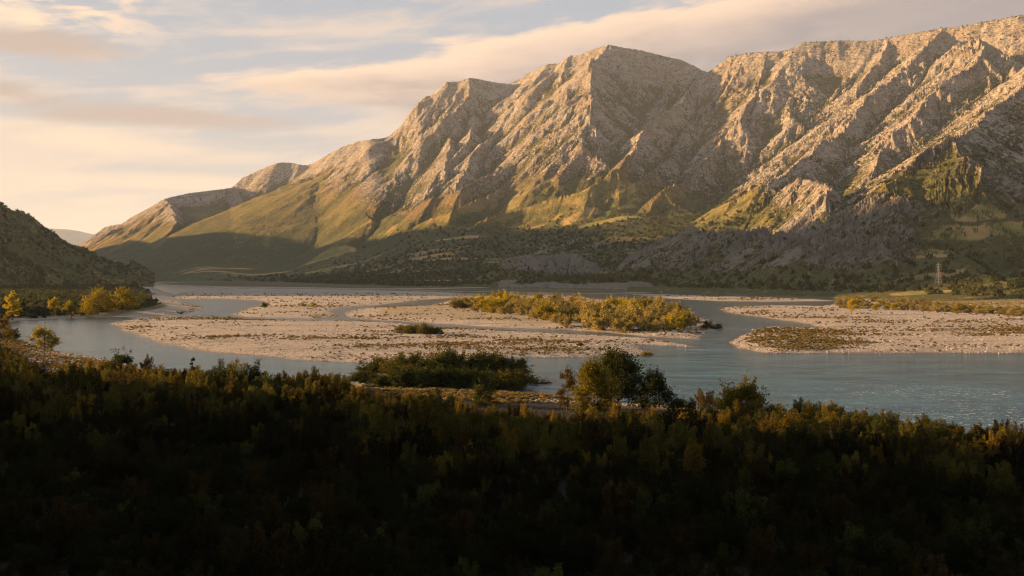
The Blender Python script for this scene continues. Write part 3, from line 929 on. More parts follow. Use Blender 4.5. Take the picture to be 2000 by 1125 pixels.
    g.t.links.new(mx2.outputs[0], out.inputs['Surface'])

    def blob(px, py, rx, ry):
        x0, y0 = G(px, py)
        return np.exp(-((X - x0) / rx) ** 2 - ((Y - y0) / ry) ** 2)
    rapid = 1.1 * blob(1970, 818, 36, 22) + 0.8 * blob(1850, 768, 45, 14) + 0.9 * blob(1335, 764, 7, 4) + 0.9 * blob(1385, 682, 9, 5) + 0.8 * blob(1445, 642, 8, 12) \
        + 0.35 * blob(1740, 752, 28, 10) + 0.9 * blob(697, 755, 6, 3) + 0.15 * blob(500, 715, 60, 40)
    grid_mesh('river', X, Y, np.zeros_like(Z), mw, dict(depth=-Z, rapid=np.clip(rapid, 0, 1)), keep=keep)


build_river()


# ------------------------------------------------------------------ evening haze in the valley
def build_haze():
    x0, x1, y0, y1, z0, z1 = -34000, 22000, -10500, 36000, -25, 2050
    v = [(x, y, z) for x in (x0, x1) for y in (y0, y1) for z in (z0, z1)]
    f = [(0, 1, 3, 2), (4, 6, 7, 5), (0, 4, 5, 1), (2, 3, 7, 6), (0, 2, 6, 4), (1, 5, 7, 3)]
    me = bpy.data.meshes.new('haze')
    me.from_pydata(v, [], f)
    m, g, out = material('evening_haze')
    p = g.n('ShaderNodeVolumePrincipled')
    p.inputs['Color'].default_value = (0.70, 0.82, 1.0, 1)
    p.inputs['Density'].default_value = 1.9e-5
    p.inputs['Anisotropy'].default_value = 0.05
    g.t.links.new(p.outputs[0], out.inputs['Volume'])
    me.materials.append(m)
    o = bpy.data.objects.new('haze', me)
    o['kind'] = 'stuff'
    o['label'] = 'thin warm evening haze lying in the whole valley'
    COL.objects.link(o)


build_haze()

# ------------------------------------------------------------------ plants
def leaf_material(name, dark, light, transl=0.42):
    m, g, out = material(name)
    t = g.attr('tint')
    rnd = g.n('ShaderNodeObjectInfo').outputs['Random']
    f = g.m('ADD', g.m('MULTIPLY', t, 0.75), g.m('MULTIPLY', g.m('SUBTRACT', rnd, 0.5), 0.7), clamp=True)
    c = g.mix(f, dark, light)
    d = g.n('ShaderNodeBsdfDiffuse')
    g.put(d.inputs[0], c)
    tr = g.n('ShaderNodeBsdfTranslucent')
    g.put(tr.inputs[0], c)
    mx = g.n('ShaderNodeMixShader')
    mx.inputs[0].default_value = transl
    g.t.links.new(d.outputs[0], mx.inputs[1])
    g.t.links.new(tr.outputs[0], mx.inputs[2])
    g.t.links.new(mx.outputs[0], out.inputs['Surface'])
    return m


LEAF = {
    'green': leaf_material('dark_green_leaves', (0.026, 0.033, 0.009), (0.085, 0.094, 0.024)),
    'olive': leaf_material('olive_leaves', (0.042, 0.041, 0.009), (0.160, 0.138, 0.028)),
    'rust': leaf_material('rusty_leaves', (0.034, 0.026, 0.009), (0.140, 0.098, 0.028)),
    'gold': leaf_material('golden_leaves', (0.065, 0.050, 0.008), (0.280, 0.195, 0.022)),
    'lime': leaf_material('yellow_green_leaves', (0.080, 0.072, 0.010), (0.340, 0.270, 0.030)),
    'sage': leaf_material('grey_green_leaves', (0.040, 0.048, 0.022), (0.130, 0.140, 0.060)),
    'willow': leaf_material('willow_leaves', (0.150, 0.125, 0.035), (0.400, 0.320, 0.095)),
    'yellow': leaf_material('yellow_leaves', (0.190, 0.150, 0.008), (0.500, 0.390, 0.022)),
    'shade_dark': leaf_material('shade_darkened_leaves', (0.009, 0.010, 0.004), (0.038, 0.036, 0.012)),  # near-black leaf colour stands in for deep shade in the near thicket
    'brown': leaf_material('shade_darkened_brown_leaves', (0.014, 0.011, 0.004), (0.056, 0.041, 0.014)),  # rusty leaves darkened in colour, also standing in for shade
    'scrub': leaf_material('scrub_leaves', (0.050, 0.058, 0.020), (0.165, 0.168, 0.054)),
    'straw': leaf_material('dry_grass_blades', (0.150, 0.112, 0.045), (0.330, 0.250, 0.105)),
}
mb_, g_, o_ = material('bark')
principled(g_, o_, g_.mix(g_.noise(g_.n('ShaderNodeNewGeometry').outputs['Position'], 3.0, 5), (0.05, 0.038, 0.028), (0.16, 0.13, 0.10)), 0.95)
BARK = mb_


def leaves_mesh(name, C, size, mat, r, upright=0.25):
    """one small folded leaf face at each point of C"""
    n = len(C)
    a = r.normal(size=(n, 3))
    a[:, 2] += upright * 1.5
    a /= np.linalg.norm(a, axis=1)[:, None]
    b = r.normal(size=(n, 3))
    b -= (b * a).sum(1)[:, None] * a
    b /= np.linalg.norm(b, axis=1)[:, None]
    s = (size * r.uniform(0.6, 1.35, n))[:, None]
    V = np.stack([C - a * s * 0.5, C + b * s * 0.27, C + a * s * 0.5, C - b * s * 0.27], 1).reshape(-1, 3)
    me = bpy.data.meshes.new(name)
    me.vertices.add(4 * n)
    me.vertices.foreach_set('co', V.astype(np.float32).reshape(-1))
    me.loops.add(4 * n)
    me.loops.foreach_set('vertex_index', np.arange(4 * n, dtype=np.int32))
    me.polygons.add(n)
    me.polygons.foreach_set('loop_start', np.arange(0, 4 * n, 4, dtype=np.int32))
    me.update(calc_edges=True)
    at = me.attributes.new('tint', 'FLOAT', 'POINT')
    at.data.foreach_set('value', np.repeat(r.random(n) ** 1.3, 4).astype(np.float32))
    me.materials.append(mat)
    return me


def tubes_mesh(name, paths, mat, sides=5):
    """paths: list of (points, radius at start, radius at end)"""
    V, F = [], []
    for pts, r0, r1 in paths:
        pts = [np.array(p, float) for p in pts]
        n = len(pts)
        base = len(V)
        for i, p in enumerate(pts):
            d = pts[min(i + 1, n - 1)] - pts[max(i - 1, 0)]
            d /= np.linalg.norm(d) + 1e-9
            u = np.cross(d, (0.31, 0.9, 0.2))
            u /= np.linalg.norm(u) + 1e-9
            w = np.cross(d, u)
            rr = r0 + (r1 - r0) * i / (n - 1)
            for k in range(sides):
                t = 2 * math.pi * k / sides
                V.append(p + rr * (math.cos(t) * u + math.sin(t) * w))
        for i in range(n - 1):
            for k in range(sides):
                a, b = base + i * sides + k, base + i * sides + (k + 1) % sides
                F.append((a, b, b + sides, a + sides))
        F.append(tuple(base + (n - 1) * sides + k for k in range(sides)))
    me = bpy.data.meshes.new(name)
    me.from_pydata([tuple(v) for v in V], [], F)
    me.update()
    me.materials.append(mat)
    return me


def bend(a, b, r, k=4, amt=0.08):
    a, b = np.array(a, float), np.array(b, float)
    L = np.linalg.norm(b - a)
    off = r.normal(size=3) * amt * L
    return [a + (b - a) * t + off * math.sin(math.pi * t) for t in np.linspace(0, 1, k)]


def clump(c, rad, n, r):
    p = r.normal(size=(n, 3))
    p /= np.linalg.norm(p, axis=1)[:, None]
    return np.array(c) + p * (r.random(n) ** 0.45)[:, None] * np.array(rad)


def shrub_shoots(seed, nsh=9, n=1900, leaf=0.27, mat='olive', h=4.2, w=3.6):
    """many-stemmed upright thicket shrub of unit height h"""
    r = np.random.default_rng(seed)
    C, paths = [], []
    for k in range(nsh):
        a = r.uniform(0, 2 * math.pi)
        q = math.sqrt(r.random()) * w * 0.5
        top = h * r.uniform(0.6, 1.0) * (1 - 0.30 * (q / (w * 0.5)) ** 2)
        base = np.array([math.cos(a) * q * 0.35, math.sin(a) * q * 0.35, 0])
        tip = np.array([math.cos(a) * q, math.sin(a) * q, top])
        pts = bend(base, tip, r, 5, 0.06)
        paths.append((pts, 0.045, 0.012))
        m = n // nsh
        t = r.beta(2.0, 1.35, m)
        cen = base[None] + (tip - base)[None] * t[:, None]
        rad = w * 0.20 * (1.0 - 0.80 * t) + 0.10
        ang = r.uniform(0, 2 * math.pi, m)
        # leaves sit along side twigs
        tw = np.floor(t * 12) * 2.4 + np.floor(r.random(m) * 3) * 2.1
        ang = tw + r.normal(0, 0.35, m)
        rr = rad * r.random(m) ** 0.6
        C.append(cen + np.stack([np.cos(ang) * rr, np.sin(ang) * rr, rr * 0.5 + r.normal(0, 0.06, m)], 1))
    # skirt of low leaves
    m = n // 5
    a = r.uniform(0, 2 * math.pi, m)
    q = np.sqrt(r.random(m)) * w * 0.52
    C.append(np.stack([np.cos(a) * q, np.sin(a) * q, r.random(m) ** 1.4 * h * 0.45], 1))
    C = np.concatenate(C)
    C[:, 2] = np.maximum(C[:, 2], 0.05)
    return leaves_mesh('foliage', C, leaf, LEAF[mat], r, 0.5), tubes_mesh('stems', paths, BARK, 4)


def bush_round(seed, n=2200, leaf=0.5, mat='willow', h=7.0, w=8.0, ncl=20, ragged=0.25):
    r = np.random.default_rng(seed)
    C, paths = [], []
    for k in range(ncl):
        a = r.uniform(0, 2 * math.pi)
        el = math.asin(r.uniform(0.02, 1.0))
        s = r.uniform(0.55, 0.86) * (1 + ragged * r.normal() * 0.5)
        c = np.array([math.cos(a) * math.cos(el) * w * 0.5 * s, math.sin(a) * math.cos(el) * w * 0.5 * s, max(0.12, math.sin(el) * 0.92 * s + 0.06) * h])
        rad = np.array([w, w, h * 0.85]) * r.uniform(0.12, 0.20)
        C.append(clump(c, rad, n // ncl, r))
        # feathery twigs that break the outline
        m = n // ncl // 5
        d = c / (np.linalg.norm(c) + 1e-6)
        C.append(c + d * (r.random(m) * rad[0] * 1.9)[:, None] + r.normal(0, rad[0] * 0.16, (m, 3)))
        paths.append((bend((c[0] * 0.08, c[1] * 0.08, 0), c, r, 4, 0.08), 0.10 * w / 8, 0.03 * w / 8))
    C = np.concatenate(C)
    C[:, 2] = np.maximum(C[:, 2], 0.08)
    return leaves_mesh('foliage', C, leaf, LEAF[mat], r, 0.35), tubes_mesh('stems', paths, BARK, 4)


def tree_mesh(seed, n=4200, leaf=0.42, mat='green', h=12.0, w=9.0, trunk=0.22, ncl=34, cone=0.0, lean=0.0):
    """trunk, limbs and a crown of leaf clumps with gaps"""
    r = np.random.default_rng(seed)
    C, limbs = [], []
    z0 = h * trunk
    top = np.array([lean * h, 0.02 * h, h * 0.9])
    tr = bend((0, 0, 0), top, r, 7, 0.02)
    for k in range(ncl):
        t = r.random() ** 0.8
        zc = z0 + (h - z0) * (0.04 + 0.92 * t)
        prof = math.sin(math.pi * min(1.0, 0.18 + 0.80 * t)) ** 0.7 if cone == 0 else (1 - t) ** 0.8 * (0.35 + 0.65 * min(1, t * 5))
        q = w * 0.5 * prof * math.sqrt(r.uniform(0.10, 1.0)) * 0.88
        a = r.uniform(0, 2 * math.pi)
        c = np.array([math.cos(a) * q + lean * zc, math.sin(a) * q, zc])
        rad = np.array([w, w, w * 0.72]) * r.uniform(0.125, 0.195) * (1.0 if cone == 0 else 0.8)
        C.append(clump(c, rad, n // ncl, r))
        m = n // ncl // 5
        d = c - np.array([lean * h * 0.5, 0, h * 0.5])
        d /= np.linalg.norm(d) + 1e-6
        C.append(c + d * (r.random(m) * rad[0] * 1.6)[:, None] + r.normal(0, rad[0] * 0.16, (m, 3)))
        if k % 2 == 0:
            f = max(0.12, min(0.85, (zc - 0.28 * q - h * 0.06) / (h * 0.9)))
            limbs.append((bend(np.array([lean * h * f, 0.02 * h * f, h * 0.9 * f]), c, r, 4, 0.06), 0.011 * h, 0.003 * h))
    C = np.concatenate(C)
    C[:, 2] = np.maximum(C[:, 2], z0 * 0.7)
    return leaves_mesh('crown', C, leaf, LEAF[mat], r, 0.3), tubes_mesh('trunk', [(tr, 0.022 * h, 0.005 * h)], BARK, 7), tubes_mesh('limbs', limbs, BARK, 4)


def link(name, me, parent=None):
    o = bpy.data.objects.new(name, me)
    COL.objects.link(o)
    o.parent = parent
    return o


def thing(name, label, cat, loc, rz=0.0, scale=(1, 1, 1), group=None):
    o = bpy.data.objects.new(name, None)
    COL.objects.link(o)
    o.empty_display_size = 0.5
    o.location = loc
    o.rotation_euler = (0, 0, rz)
    o.scale = scale
    o['label'] = label
    o['category'] = cat
    if group:
        o['group'] = group
    return o


def plant(name, label, cat, meshes, loc, rz, scale, group=None):
    """meshes: dict part name -> mesh data, shared between look-alikes"""
    t = thing(name, label, cat, loc, rz, scale, group)
    for k, me in meshes.items():
        link(k, me, t)
    return t


def ground_z(x, y):
    z, _, _ = ground_fields(np.array([x], np.float32), np.array([y], np.float32))
    return float(z[0])


def foot_of(px, py):
    """ground point under a photo position"""
    z = 0.0
    for _ in range(2):
        x, y = G(px, py, z)
        z = max(0.0, ground_z(x, y))
    return x, y, z


def scatter(name, label, pts, scl, rz, proto, kind='stuff'):
    """many copies of one small mesh as a single mass"""
    pts = np.asarray(pts, np.float32)
    me = bpy.data.meshes.new(name)
    me.vertices.add(len(pts))
    me.vertices.foreach_set('co', pts.reshape(-1))
    me.update()
    for k, v in (('scl', scl), ('rz', rz)):
        a = me.attributes.new(k, 'FLOAT', 'POINT')
        a.data.foreach_set('value', np.ascontiguousarray(v, dtype=np.float32))
    o = link(name, me)
    o['kind'] = kind
    o['label'] = label
    ng = bpy.data.node_groups.new(name, 'GeometryNodeTree')
    ng.interface.new_socket('Geometry', in_out='INPUT', socket_type='NodeSocketGeometry')
    ng.interface.new_socket('Geometry', in_out='OUTPUT', socket_type='NodeSocketGeometry')
    N = ng.nodes
    gi, go = N.new('NodeGroupInput'), N.new('NodeGroupOutput')
    ip = N.new('GeometryNodeInstanceOnPoints')
    oi = N.new('GeometryNodeObjectInfo')
    oi.transform_space = 'ORIGINAL'
    oi.inputs['Object'].default_value = proto
    oi.inputs['As Instance'].default_value = False
    a1, a2 = N.new('GeometryNodeInputNamedAttribute'), N.new('GeometryNodeInputNamedAttribute')
    for a, k in ((a1, 'scl'), (a2, 'rz')):
        a.data_type = 'FLOAT'
        a.inputs['Name'].default_value = k
    cx = N.new('ShaderNodeCombineXYZ')
    L = ng.links.new
    L(gi.outputs[0], ip.inputs['Points'])
    L(oi.outputs['Geometry'], ip.inputs['Instance'])
    L(a1.outputs[0], ip.inputs['Scale'])
    L(a2.outputs[0], cx.inputs['Z'])
    L(cx.outputs[0], ip.inputs['Rotation'])
    L(ip.outputs[0], go.inputs[0])
    md = o.modifiers.new('spread', 'NODES')
    md.node_group = ng
    return o


# ---- the dark thicket on the near bank
THK = {}
for i, (sp, hh, ww) in enumerate([('shade_dark', 4.0, 4.4), ('shade_dark', 3.4, 4.8), ('brown', 4.4, 3.4), ('green', 3.8, 4.4), ('olive', 4.4, 3.8), ('rust', 4.4, 3.2), ('gold', 4.6, 3.4)]):
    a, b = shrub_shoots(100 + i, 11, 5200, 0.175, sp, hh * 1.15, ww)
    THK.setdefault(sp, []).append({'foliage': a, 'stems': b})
THK_LABEL = {'shade_dark': 'shrub with leaf colour darkened almost to black for the deep shade along the bottom', 'brown': 'brown shrub with upright shoots, leaf colour darkened for the deep shade along the bottom',
             'green': 'dark green leafy shrub in the shaded thicket', 'olive': 'olive-green shrub with upright shoots in the shaded thicket',
             'rust': 'rusty brown shrub with thin upright shoots in the thicket', 'gold': 'golden-leaved shrub standing out in the dark thicket'}
THK_WORD = {'shade_dark': 'shade-darkened', 'brown': 'shade-darkened brown', 'green': 'dark green', 'olive': 'olive', 'rust': 'rusty', 'gold': 'golden'}
FOLI = {}


def build_thicket():
    r = np.random.default_rng(5)
    pts = []
    y = 78.0
    while y < 600:
        stp = 2.6 if y < 280 else 3.4
        x0, x1 = -0.60 * y - 6, 0.60 * y + 6
        if y > 290:
            x1 = -0.20 * y
        n = int((x1 - x0) / stp)
        xs = x0 + (np.arange(n) + r.uniform(0, 1, n)) * stp
        ys = y + r.uniform(-0.5, 0.5, n) * stp
        pts.append(np.stack([xs, ys], 1))
        y += stp * 0.95
    pts = np.concatenate(pts)
    Z, sd, S = ground_fields(pts[:, 0], pts[:, 1])
    nb = S['near_bank']
    px = pts[:, 0] / pts[:, 1] * FOC + 1000
    # the gravel spit behind the thicket stays open
    lim = np.interp(px, [0, 80, 200, 330, 640, 720, 1100, 1180, 1480, 1560, 2000], [14, 34, 14, 7, 8, 44, 46, 38, 24, 8, 7])
    big = fbm(pts[:, 0], pts[:, 1], 24, 3, 0.5, 33)
    ok = (nb > lim + 3 * r.random(len(nb)))
    hole = fbm(pts[:, 0] * 0.6, pts[:, 1] * 1.6, 17, 3, 0.5, 37) > 0.44
    ok &= ~hole
    pts, Z, nb, px, big, lim = pts[ok], Z[ok], nb[ok], px[ok], big[ok], lim[ok]
    n = len(pts)
    u = r.random(n)
    edge = sstep(nb - lim + 14 * big, 105, 20) * sstep(pts[:, 1] + 12 * big, 98, 172)          # 1 at the water side, 0 deep inside, where leaf colours darkened for shade take over
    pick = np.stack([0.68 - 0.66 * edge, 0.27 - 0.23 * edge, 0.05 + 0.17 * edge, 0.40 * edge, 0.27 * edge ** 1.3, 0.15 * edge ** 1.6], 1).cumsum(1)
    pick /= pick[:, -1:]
    spn = np.array(['shade_dark', 'brown', 'green', 'olive', 'rust', 'gold'])[(u[:, None] > pick).sum(1).clip(0, 5)]
    left_low = sstep(px, 420, 180) * sstep(pts[:, 1], 240, 330)
    sc_ = (0.62 + 0.95 * r.random(n) ** 2.2 + 0.38 * np.clip(big, -1, 1)) * (1 - 0.45 * left_low) * (1 - 0.25 * sstep(pts[:, 1], 200, 120))
    sc_ *= 1 - 0.36 * sstep(nb - lim, 26, 4)
    sc_ *= 1 + (0.75 * r.random(n) ** 3 - 0.1) * sstep(nb - lim, 60, 20)
    sc_ = np.where((nb - lim < 24), np.minimum(sc_, 0.98), sc_)
    spn = np.where((left_low > 0.4) & (spn == 'gold'), 'green', spn)
    # the 300 that show largest are plants of their own
    vis = (np.abs(pts[:, 0] / pts[:, 1]) < 0.527) & ((EYE - Z - 2 * sc_) / pts[:, 1] * FOC + HOR < 1130)
    order = np.argsort(np.where(vis, -sc_ / pts[:, 1] * np.where(edge > 0.35, 2.4, 1.0), 1))
    own = np.zeros(n, bool)
    own[order[:290]] = True
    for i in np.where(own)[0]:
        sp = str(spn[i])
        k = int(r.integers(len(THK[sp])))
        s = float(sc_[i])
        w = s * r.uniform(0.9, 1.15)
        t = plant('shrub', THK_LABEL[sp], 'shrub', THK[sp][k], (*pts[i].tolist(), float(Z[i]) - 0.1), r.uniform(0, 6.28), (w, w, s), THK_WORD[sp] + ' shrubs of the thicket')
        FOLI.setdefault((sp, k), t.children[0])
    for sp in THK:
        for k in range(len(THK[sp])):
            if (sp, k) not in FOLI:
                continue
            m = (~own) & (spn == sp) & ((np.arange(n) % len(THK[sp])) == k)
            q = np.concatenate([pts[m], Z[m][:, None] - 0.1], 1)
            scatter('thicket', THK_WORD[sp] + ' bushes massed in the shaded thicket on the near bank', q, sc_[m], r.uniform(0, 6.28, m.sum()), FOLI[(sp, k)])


build_thicket()

# ---- single trees and bushes one can point at
PROTO = {}


def proto(kind, seed, **kw):
    key = (kind, seed, tuple(sorted(kw.items())))
    if key not in PROTO:
        if kind == 'tree':
            a, b, c = tree_mesh(seed, **kw)
            PROTO[key] = ({'crown': a, 'trunk': b, 'limbs': c}, kw.get('h', 12.0), kw.get('w', 9.0))
        elif kind == 'bush':
            a, b = bush_round(seed, **kw)
            PROTO[key] = ({'foliage': a, 'stems': b}, kw.get('h', 7.0), kw.get('w', 8.0))
        else:
            a, b = shrub_shoots(seed, **kw)
            PROTO[key] = ({'foliage': a, 'stems': b}, kw.get('h', 4.2), kw.get('w', 3.6))
    return PROTO[key]


def stand(name, label, cat, pr, px, base, top, wide, group=None, rz=None):
    """put a plant where the photo shows its foot, as tall and wide as it shows"""
    me, h, w = pr
    x, y, z = foot_of(px, base)
    H = (base - top) / FOC * y
    W = wide / FOC * y
    rz = random.Random(int(px * 7 + base)).uniform(0, 6.28) if rz is None else rz
    return plant(name, label, cat, me, (x, y, z - 0.08), rz, (W / w, W / w, H / h), group)


stand('tree', 'small slender tree with sparse yellow-green crown beside the pale river bend', 'tree', proto('tree', 1, mat='lime', h=9.0, w=7.5, n=3000, ncl=28, trunk=0.30, leaf=0.42), 85, 706, 641, 54)
stand('bush', 'gold and dark green bush cut by the left edge of the picture', 'bush', proto('bush', 2, mat='gold', h=7.0, w=8.0, n=2400), 2, 664, 621, 50)
stand('bush', 'low dark bush right behind the gold bush at the left river edge', 'bush', proto('bush', 3, mat='green', h=6.0, w=8.0, n=2200), 22, 662, 638, 34)
stand('bush', 'rounded dark green bush against the blue water left of centre', 'bush', proto('bush', 4, mat='green', h=6.5, w=8.0, n=2800, leaf=0.42), 241, 727, 679, 62)
stand('shrub', 'pale brownish feathery shrub next to the rounded dark bush', 'shrub', proto('shoots', 5, mat='rust', h=5.0, w=4.0, n=1800), 292, 733, 689, 36)
stand('shrub', 'narrow pointed dark shrub alone at the water edge of the thicket', 'shrub', proto('tree', 6, mat='olive', h=7.0, w=3.6, cone=1.0, n=1700, ncl=22, trunk=0.06, leaf=0.32), 377, 742, 697, 28)
stand('tree', 'tallest dark green tree on the near shore, right of centre', 'tree', proto('tree', 7, mat='green', h=13.0, w=11.0, n=14000, ncl=84, trunk=0.06, leaf=0.44), 1208, 804, 688, 98)
stand('tree', 'golden-green tree in front of the tallest dark tree', 'tree', proto('tree', 8, mat='lime', h=11.0, w=9.0, n=12000, ncl=74, trunk=0.06, leaf=0.40), 1158, 814, 712, 86)
stand('tree', 'thin brownish half-bare tree left of the golden-green tree', 'tree', proto('tree', 9, mat='rust', h=9.0, w=5.5, n=2600, ncl=28, trunk=0.15, leaf=0.34), 1108, 806, 722, 46)
stand('tree', 'small dark green spreading tree right of the tallest tree', 'tree', proto('tree', 10, mat='green', h=8.0, w=8.0, n=6500, ncl=48, trunk=0.12, leaf=0.40), 1279, 810, 736, 76)
stand('shrub', 'rusty orange shrub between two green trees at the shore', 'shrub', proto('shoots', 11, mat='rust', h=5.0, w=4.6, n=2000), 1376, 806, 752, 46)
stand('bush', 'low dark shrub beside the rusty orange shrub', 'bush', proto('bush', 12, mat='green', h=5.0, w=6.0, n=1800, leaf=0.36), 1398, 804, 772, 34)
stand('bush', 'rounded olive-green bush at the shore before the wide water', 'bush', proto('bush', 13, mat='lime', h=7.0, w=9.0, n=9500, leaf=0.36, ncl=40), 1450, 812, 742, 100)
stand('bush', 'bright orange-gold bush rising from the thicket at lower right', 'bush', proto('bush', 14, mat='gold', h=6.0, w=7.0, n=5600, leaf=0.30, ncl=24), 1557, 872, 798, 92)
stand('bush', 'small yellowish round bush at the thicket edge near the river', 'bush', proto('bush', 15, mat='olive', h=5.0, w=6.0, n=2800, leaf=0.30), 1678, 846, 801, 48)
stand('bush', 'dark leafy bush standing before the shrub islet', 'bush', proto('bush', 16, mat='green', h=5.0, w=5.4, n=2600, leaf=0.32), 945, 792, 743, 58)
stand('shrub', 'bright orange little shrub between the tallest tree and the spreading tree', 'shrub', proto('shoots', 17, mat='gold', h=4.5, w=3.0, n=1300), 1257, 806, 774, 22)

stand('bush', 'low olive bush right of the rounded bush at the shore', 'bush', proto('bush', 18, mat='olive', h=5.0, w=6.0, n=2600, leaf=0.32), 1508, 824, 784, 60)
stand('bush', 'dull green low bush between the rusty shrub and the spreading tree', 'bush', proto('bush', 19, mat='green', h=5.0, w=6.0, n=2400, leaf=0.32), 1330, 812, 778, 52)
stand('bush', 'brownish low bush left of the bright orange-gold bush', 'bush', proto('bush', 20, mat='rust', h=5.0, w=6.0, n=2600, leaf=0.30), 1500, 862, 812, 70)
stand('bush', 'dark olive bush between the orange-gold bush and the yellowish one', 'bush', proto('bush', 28, mat='olive', h=5.0, w=6.0, n=2800, leaf=0.30), 1620, 860, 806, 66)
stand('bush', 'low golden bush at the right end of the shore thicket', 'bush', proto('bush', 29, mat='gold', h=5.0, w=7.0, n=2800, leaf=0.30), 1890, 915, 862, 90)

# yellow trees on the far left bank
YT = 'yellow trees on the far left bank'
stand('tree', 'tall narrow yellow tree nearest the left picture edge on the far bank', 'tree', proto('tree', 21, mat='yellow', h=16.0, w=9.0, n=2600, ncl=30, trunk=0.14, leaf=0.85), 24, 618, 565, 34, YT)
stand('tree', 'small round yellow tree, second from left on the far bank', 'tree', proto('tree', 22, mat='yellow', h=12.0, w=9.0, n=2000, ncl=24, trunk=0.14, leaf=0.8), 105, 612, 577, 27, YT)
stand('tree', 'small pointed yellow tree, third from left on the far bank', 'tree', proto('tree', 23, mat='yellow', h=12.0, w=8.0, n=1900, ncl=24, trunk=0.14, leaf=0.8), 139, 613, 577, 26, YT)
stand('tree', 'broad spreading yellow tree on the far left bank', 'tree', proto('tree', 24, mat='yellow', h=13.0, w=18.0, n=4200, ncl=40, trunk=0.12, leaf=0.8), 191, 610, 565, 66, YT)
stand('tree', 'dense yellow tree with dark right side beside the broad one', 'tree', proto('tree', 25, mat='yellow', h=13.0, w=13.0, n=3800, ncl=34, trunk=0.06, leaf=0.8), 238, 608, 562, 52, YT)
stand('tree', 'pale grey-green tree standing at the foot of the left hill', 'tree', proto('tree', 26, mat='olive', h=16.0, w=12.0, n=2200, ncl=26, trunk=0.16, leaf=1.0), 75, 566, 522, 30)

# ---- shrub islet in the near channel
WB = [proto('bush', 40 + i, mat='willow', h=7.0, w=8.0, n=1500, leaf=0.62, ncl=18) for i in range(4)]
WY = [proto('bush', 50 + i, mat='yellow', h=7.5, w=8.0, n=1500, leaf=0.62, ncl=18) for i in range(2)]
GB = [proto('bush', 60 + i, mat='green', h=7.0, w=8.0, n=4600, leaf=0.42, ncl=34) for i in range(3)]
OB = [proto('bush', 64 + i, mat='olive', h=7.0, w=8.0, n=4600, leaf=0.42, ncl=34) for i in range(2)]
rr = random.Random(3)
for i in range(26):
    t = i / 25
    px = 716 + 300 * t + rr.uniform(-10, 10)
    back = i % 2
    base = (736 if back else 748) + rr.uniform(-3, 2)
    topy = np.interp(px, [690, 740, 800, 900, 980, 1050], [716, 700, 686, 682, 688, 706]) + (16 if not back else 0) + rr.uniform(-3, 8)
    g_ = GB if rr.random() < 0.72 else OB
    stand('islet_bush', 'dark green bush of the dense shrub islet in the near channel' if g_ is GB else 'olive bush with lighter top in the shrub islet of the near channel', 'bush', rr.choice(g_), px, base, topy, rr.uniform(58, 84),
          'dark bushes of the islet' if g_ is GB else 'olive bushes of the islet')
stand('islet_bush', 'greyish wispy bush at the upstream left tip of the shrub islet', 'bush', proto('bush', 70, mat='olive', h=5.0, w=7.0, n=1400, leaf=0.36, ncl=14, ragged=0.5), 708, 748, 712, 52)
stand('islet_bush', 'low dark trailing bush at the right tip of the islet', 'bush', proto('bush', 71, mat='green', h=3.0, w=8.0, n=1500, leaf=0.36, ncl=14), 1050, 750, 735, 44)

# ---- willow thicket on the middle island
ISL = np.array([(888, 600), (930, 594), (1000, 590), (1060, 594), (1110, 602), (1150, 610), (1190, 606), (1260, 606), (1330, 615), (1362, 640), (1300, 647), (1200, 643), (1100, 633), (1010, 620), (950, 610)], float)
cand, tries = [], 0
while len(cand) < 120 and tries < 20000:
    tries += 1
    a, b = rr.uniform(885, 1365), rr.uniform(588, 648)
    if sdist(ISL, np.array([a]), np.array([b]))[0] < 0:
        continue
    mn = 5.0 + (b - 588) * 0.10
    if all(abs(a - c[0]) / 2.2 + abs(b - c[1]) > mn for c in cand):
        cand.append((a, b))
for a, b in sorted(cand, key=lambda c: c[1]):
    yel = (abs(a - 965) < 30 and b < 612) or (abs(a - 1055) < 16 and b < 606) or (1175 < a < 1290 and b < 622 and rr.random() < 0.75) or rr.random() < 0.08
    p = rr.choice(WY if yel else WB)
    hh = (17 + 20 * rr.random() ** 1.3) * (0.75 + (b - 588) / 110)
    stand('willow_bush', 'bright yellow bush among the willows of the middle island' if yel else 'sunlit tan-gold willow bush on the middle island', 'bush', p, a, b, b - hh, hh * rr.uniform(1.1, 1.5),
          'yellow bushes of the middle island' if yel else 'willow bushes of the middle island')
stand('willow_bush', 'pale olive willow bush at the left end of the middle island', 'bush', rr.choice(OB), 900, 602, 583, 34)
for a, b, t, w in [(1382, 641, 626, 26), (1400, 642, 631, 24)]:
    stand('bush', 'dark low bush at the right tip of the middle island' if a < 1390 else 'small dark bush trailing into the water beyond the island tip', 'bush', GB[1], a, b, t, w)
for i, (a, b, t, w) in enumerate([(785, 651, 634, 30), (800, 652, 633, 28), (814, 651, 632, 26), (828, 653, 628, 26), (842, 652, 634, 28), (855, 653, 638, 24)]):
    stand('bush', 'olive bush of the small clump alone on the near gravel bar', 'bush', OB[i % 2], a, b, t, w, 'clump of bushes on the near gravel bar')
stand('bush', 'lone round dark bush on the pale gravel beside the far pool', 'bush', GB[0], 516, 600, 590, 14)
stand('bush', 'small lone dark-olive bush on the gravel left of the tallest tree', 'bush', OB[0], 1133, 676, 668, 15)
stand('bush', 'yellow-green low bush on the far gravel bar', 'bush', WY[0], 610, 599, 588, 18)
stand('bush', 'paler yellow-green bush left of the other on the far gravel bar', 'bush', WB[0], 592, 598, 590, 14)
stand('bush', 'yellowish bush at the pointed end of the near gravel bar', 'bush', WB[1], 1262, 692, 680, 28)
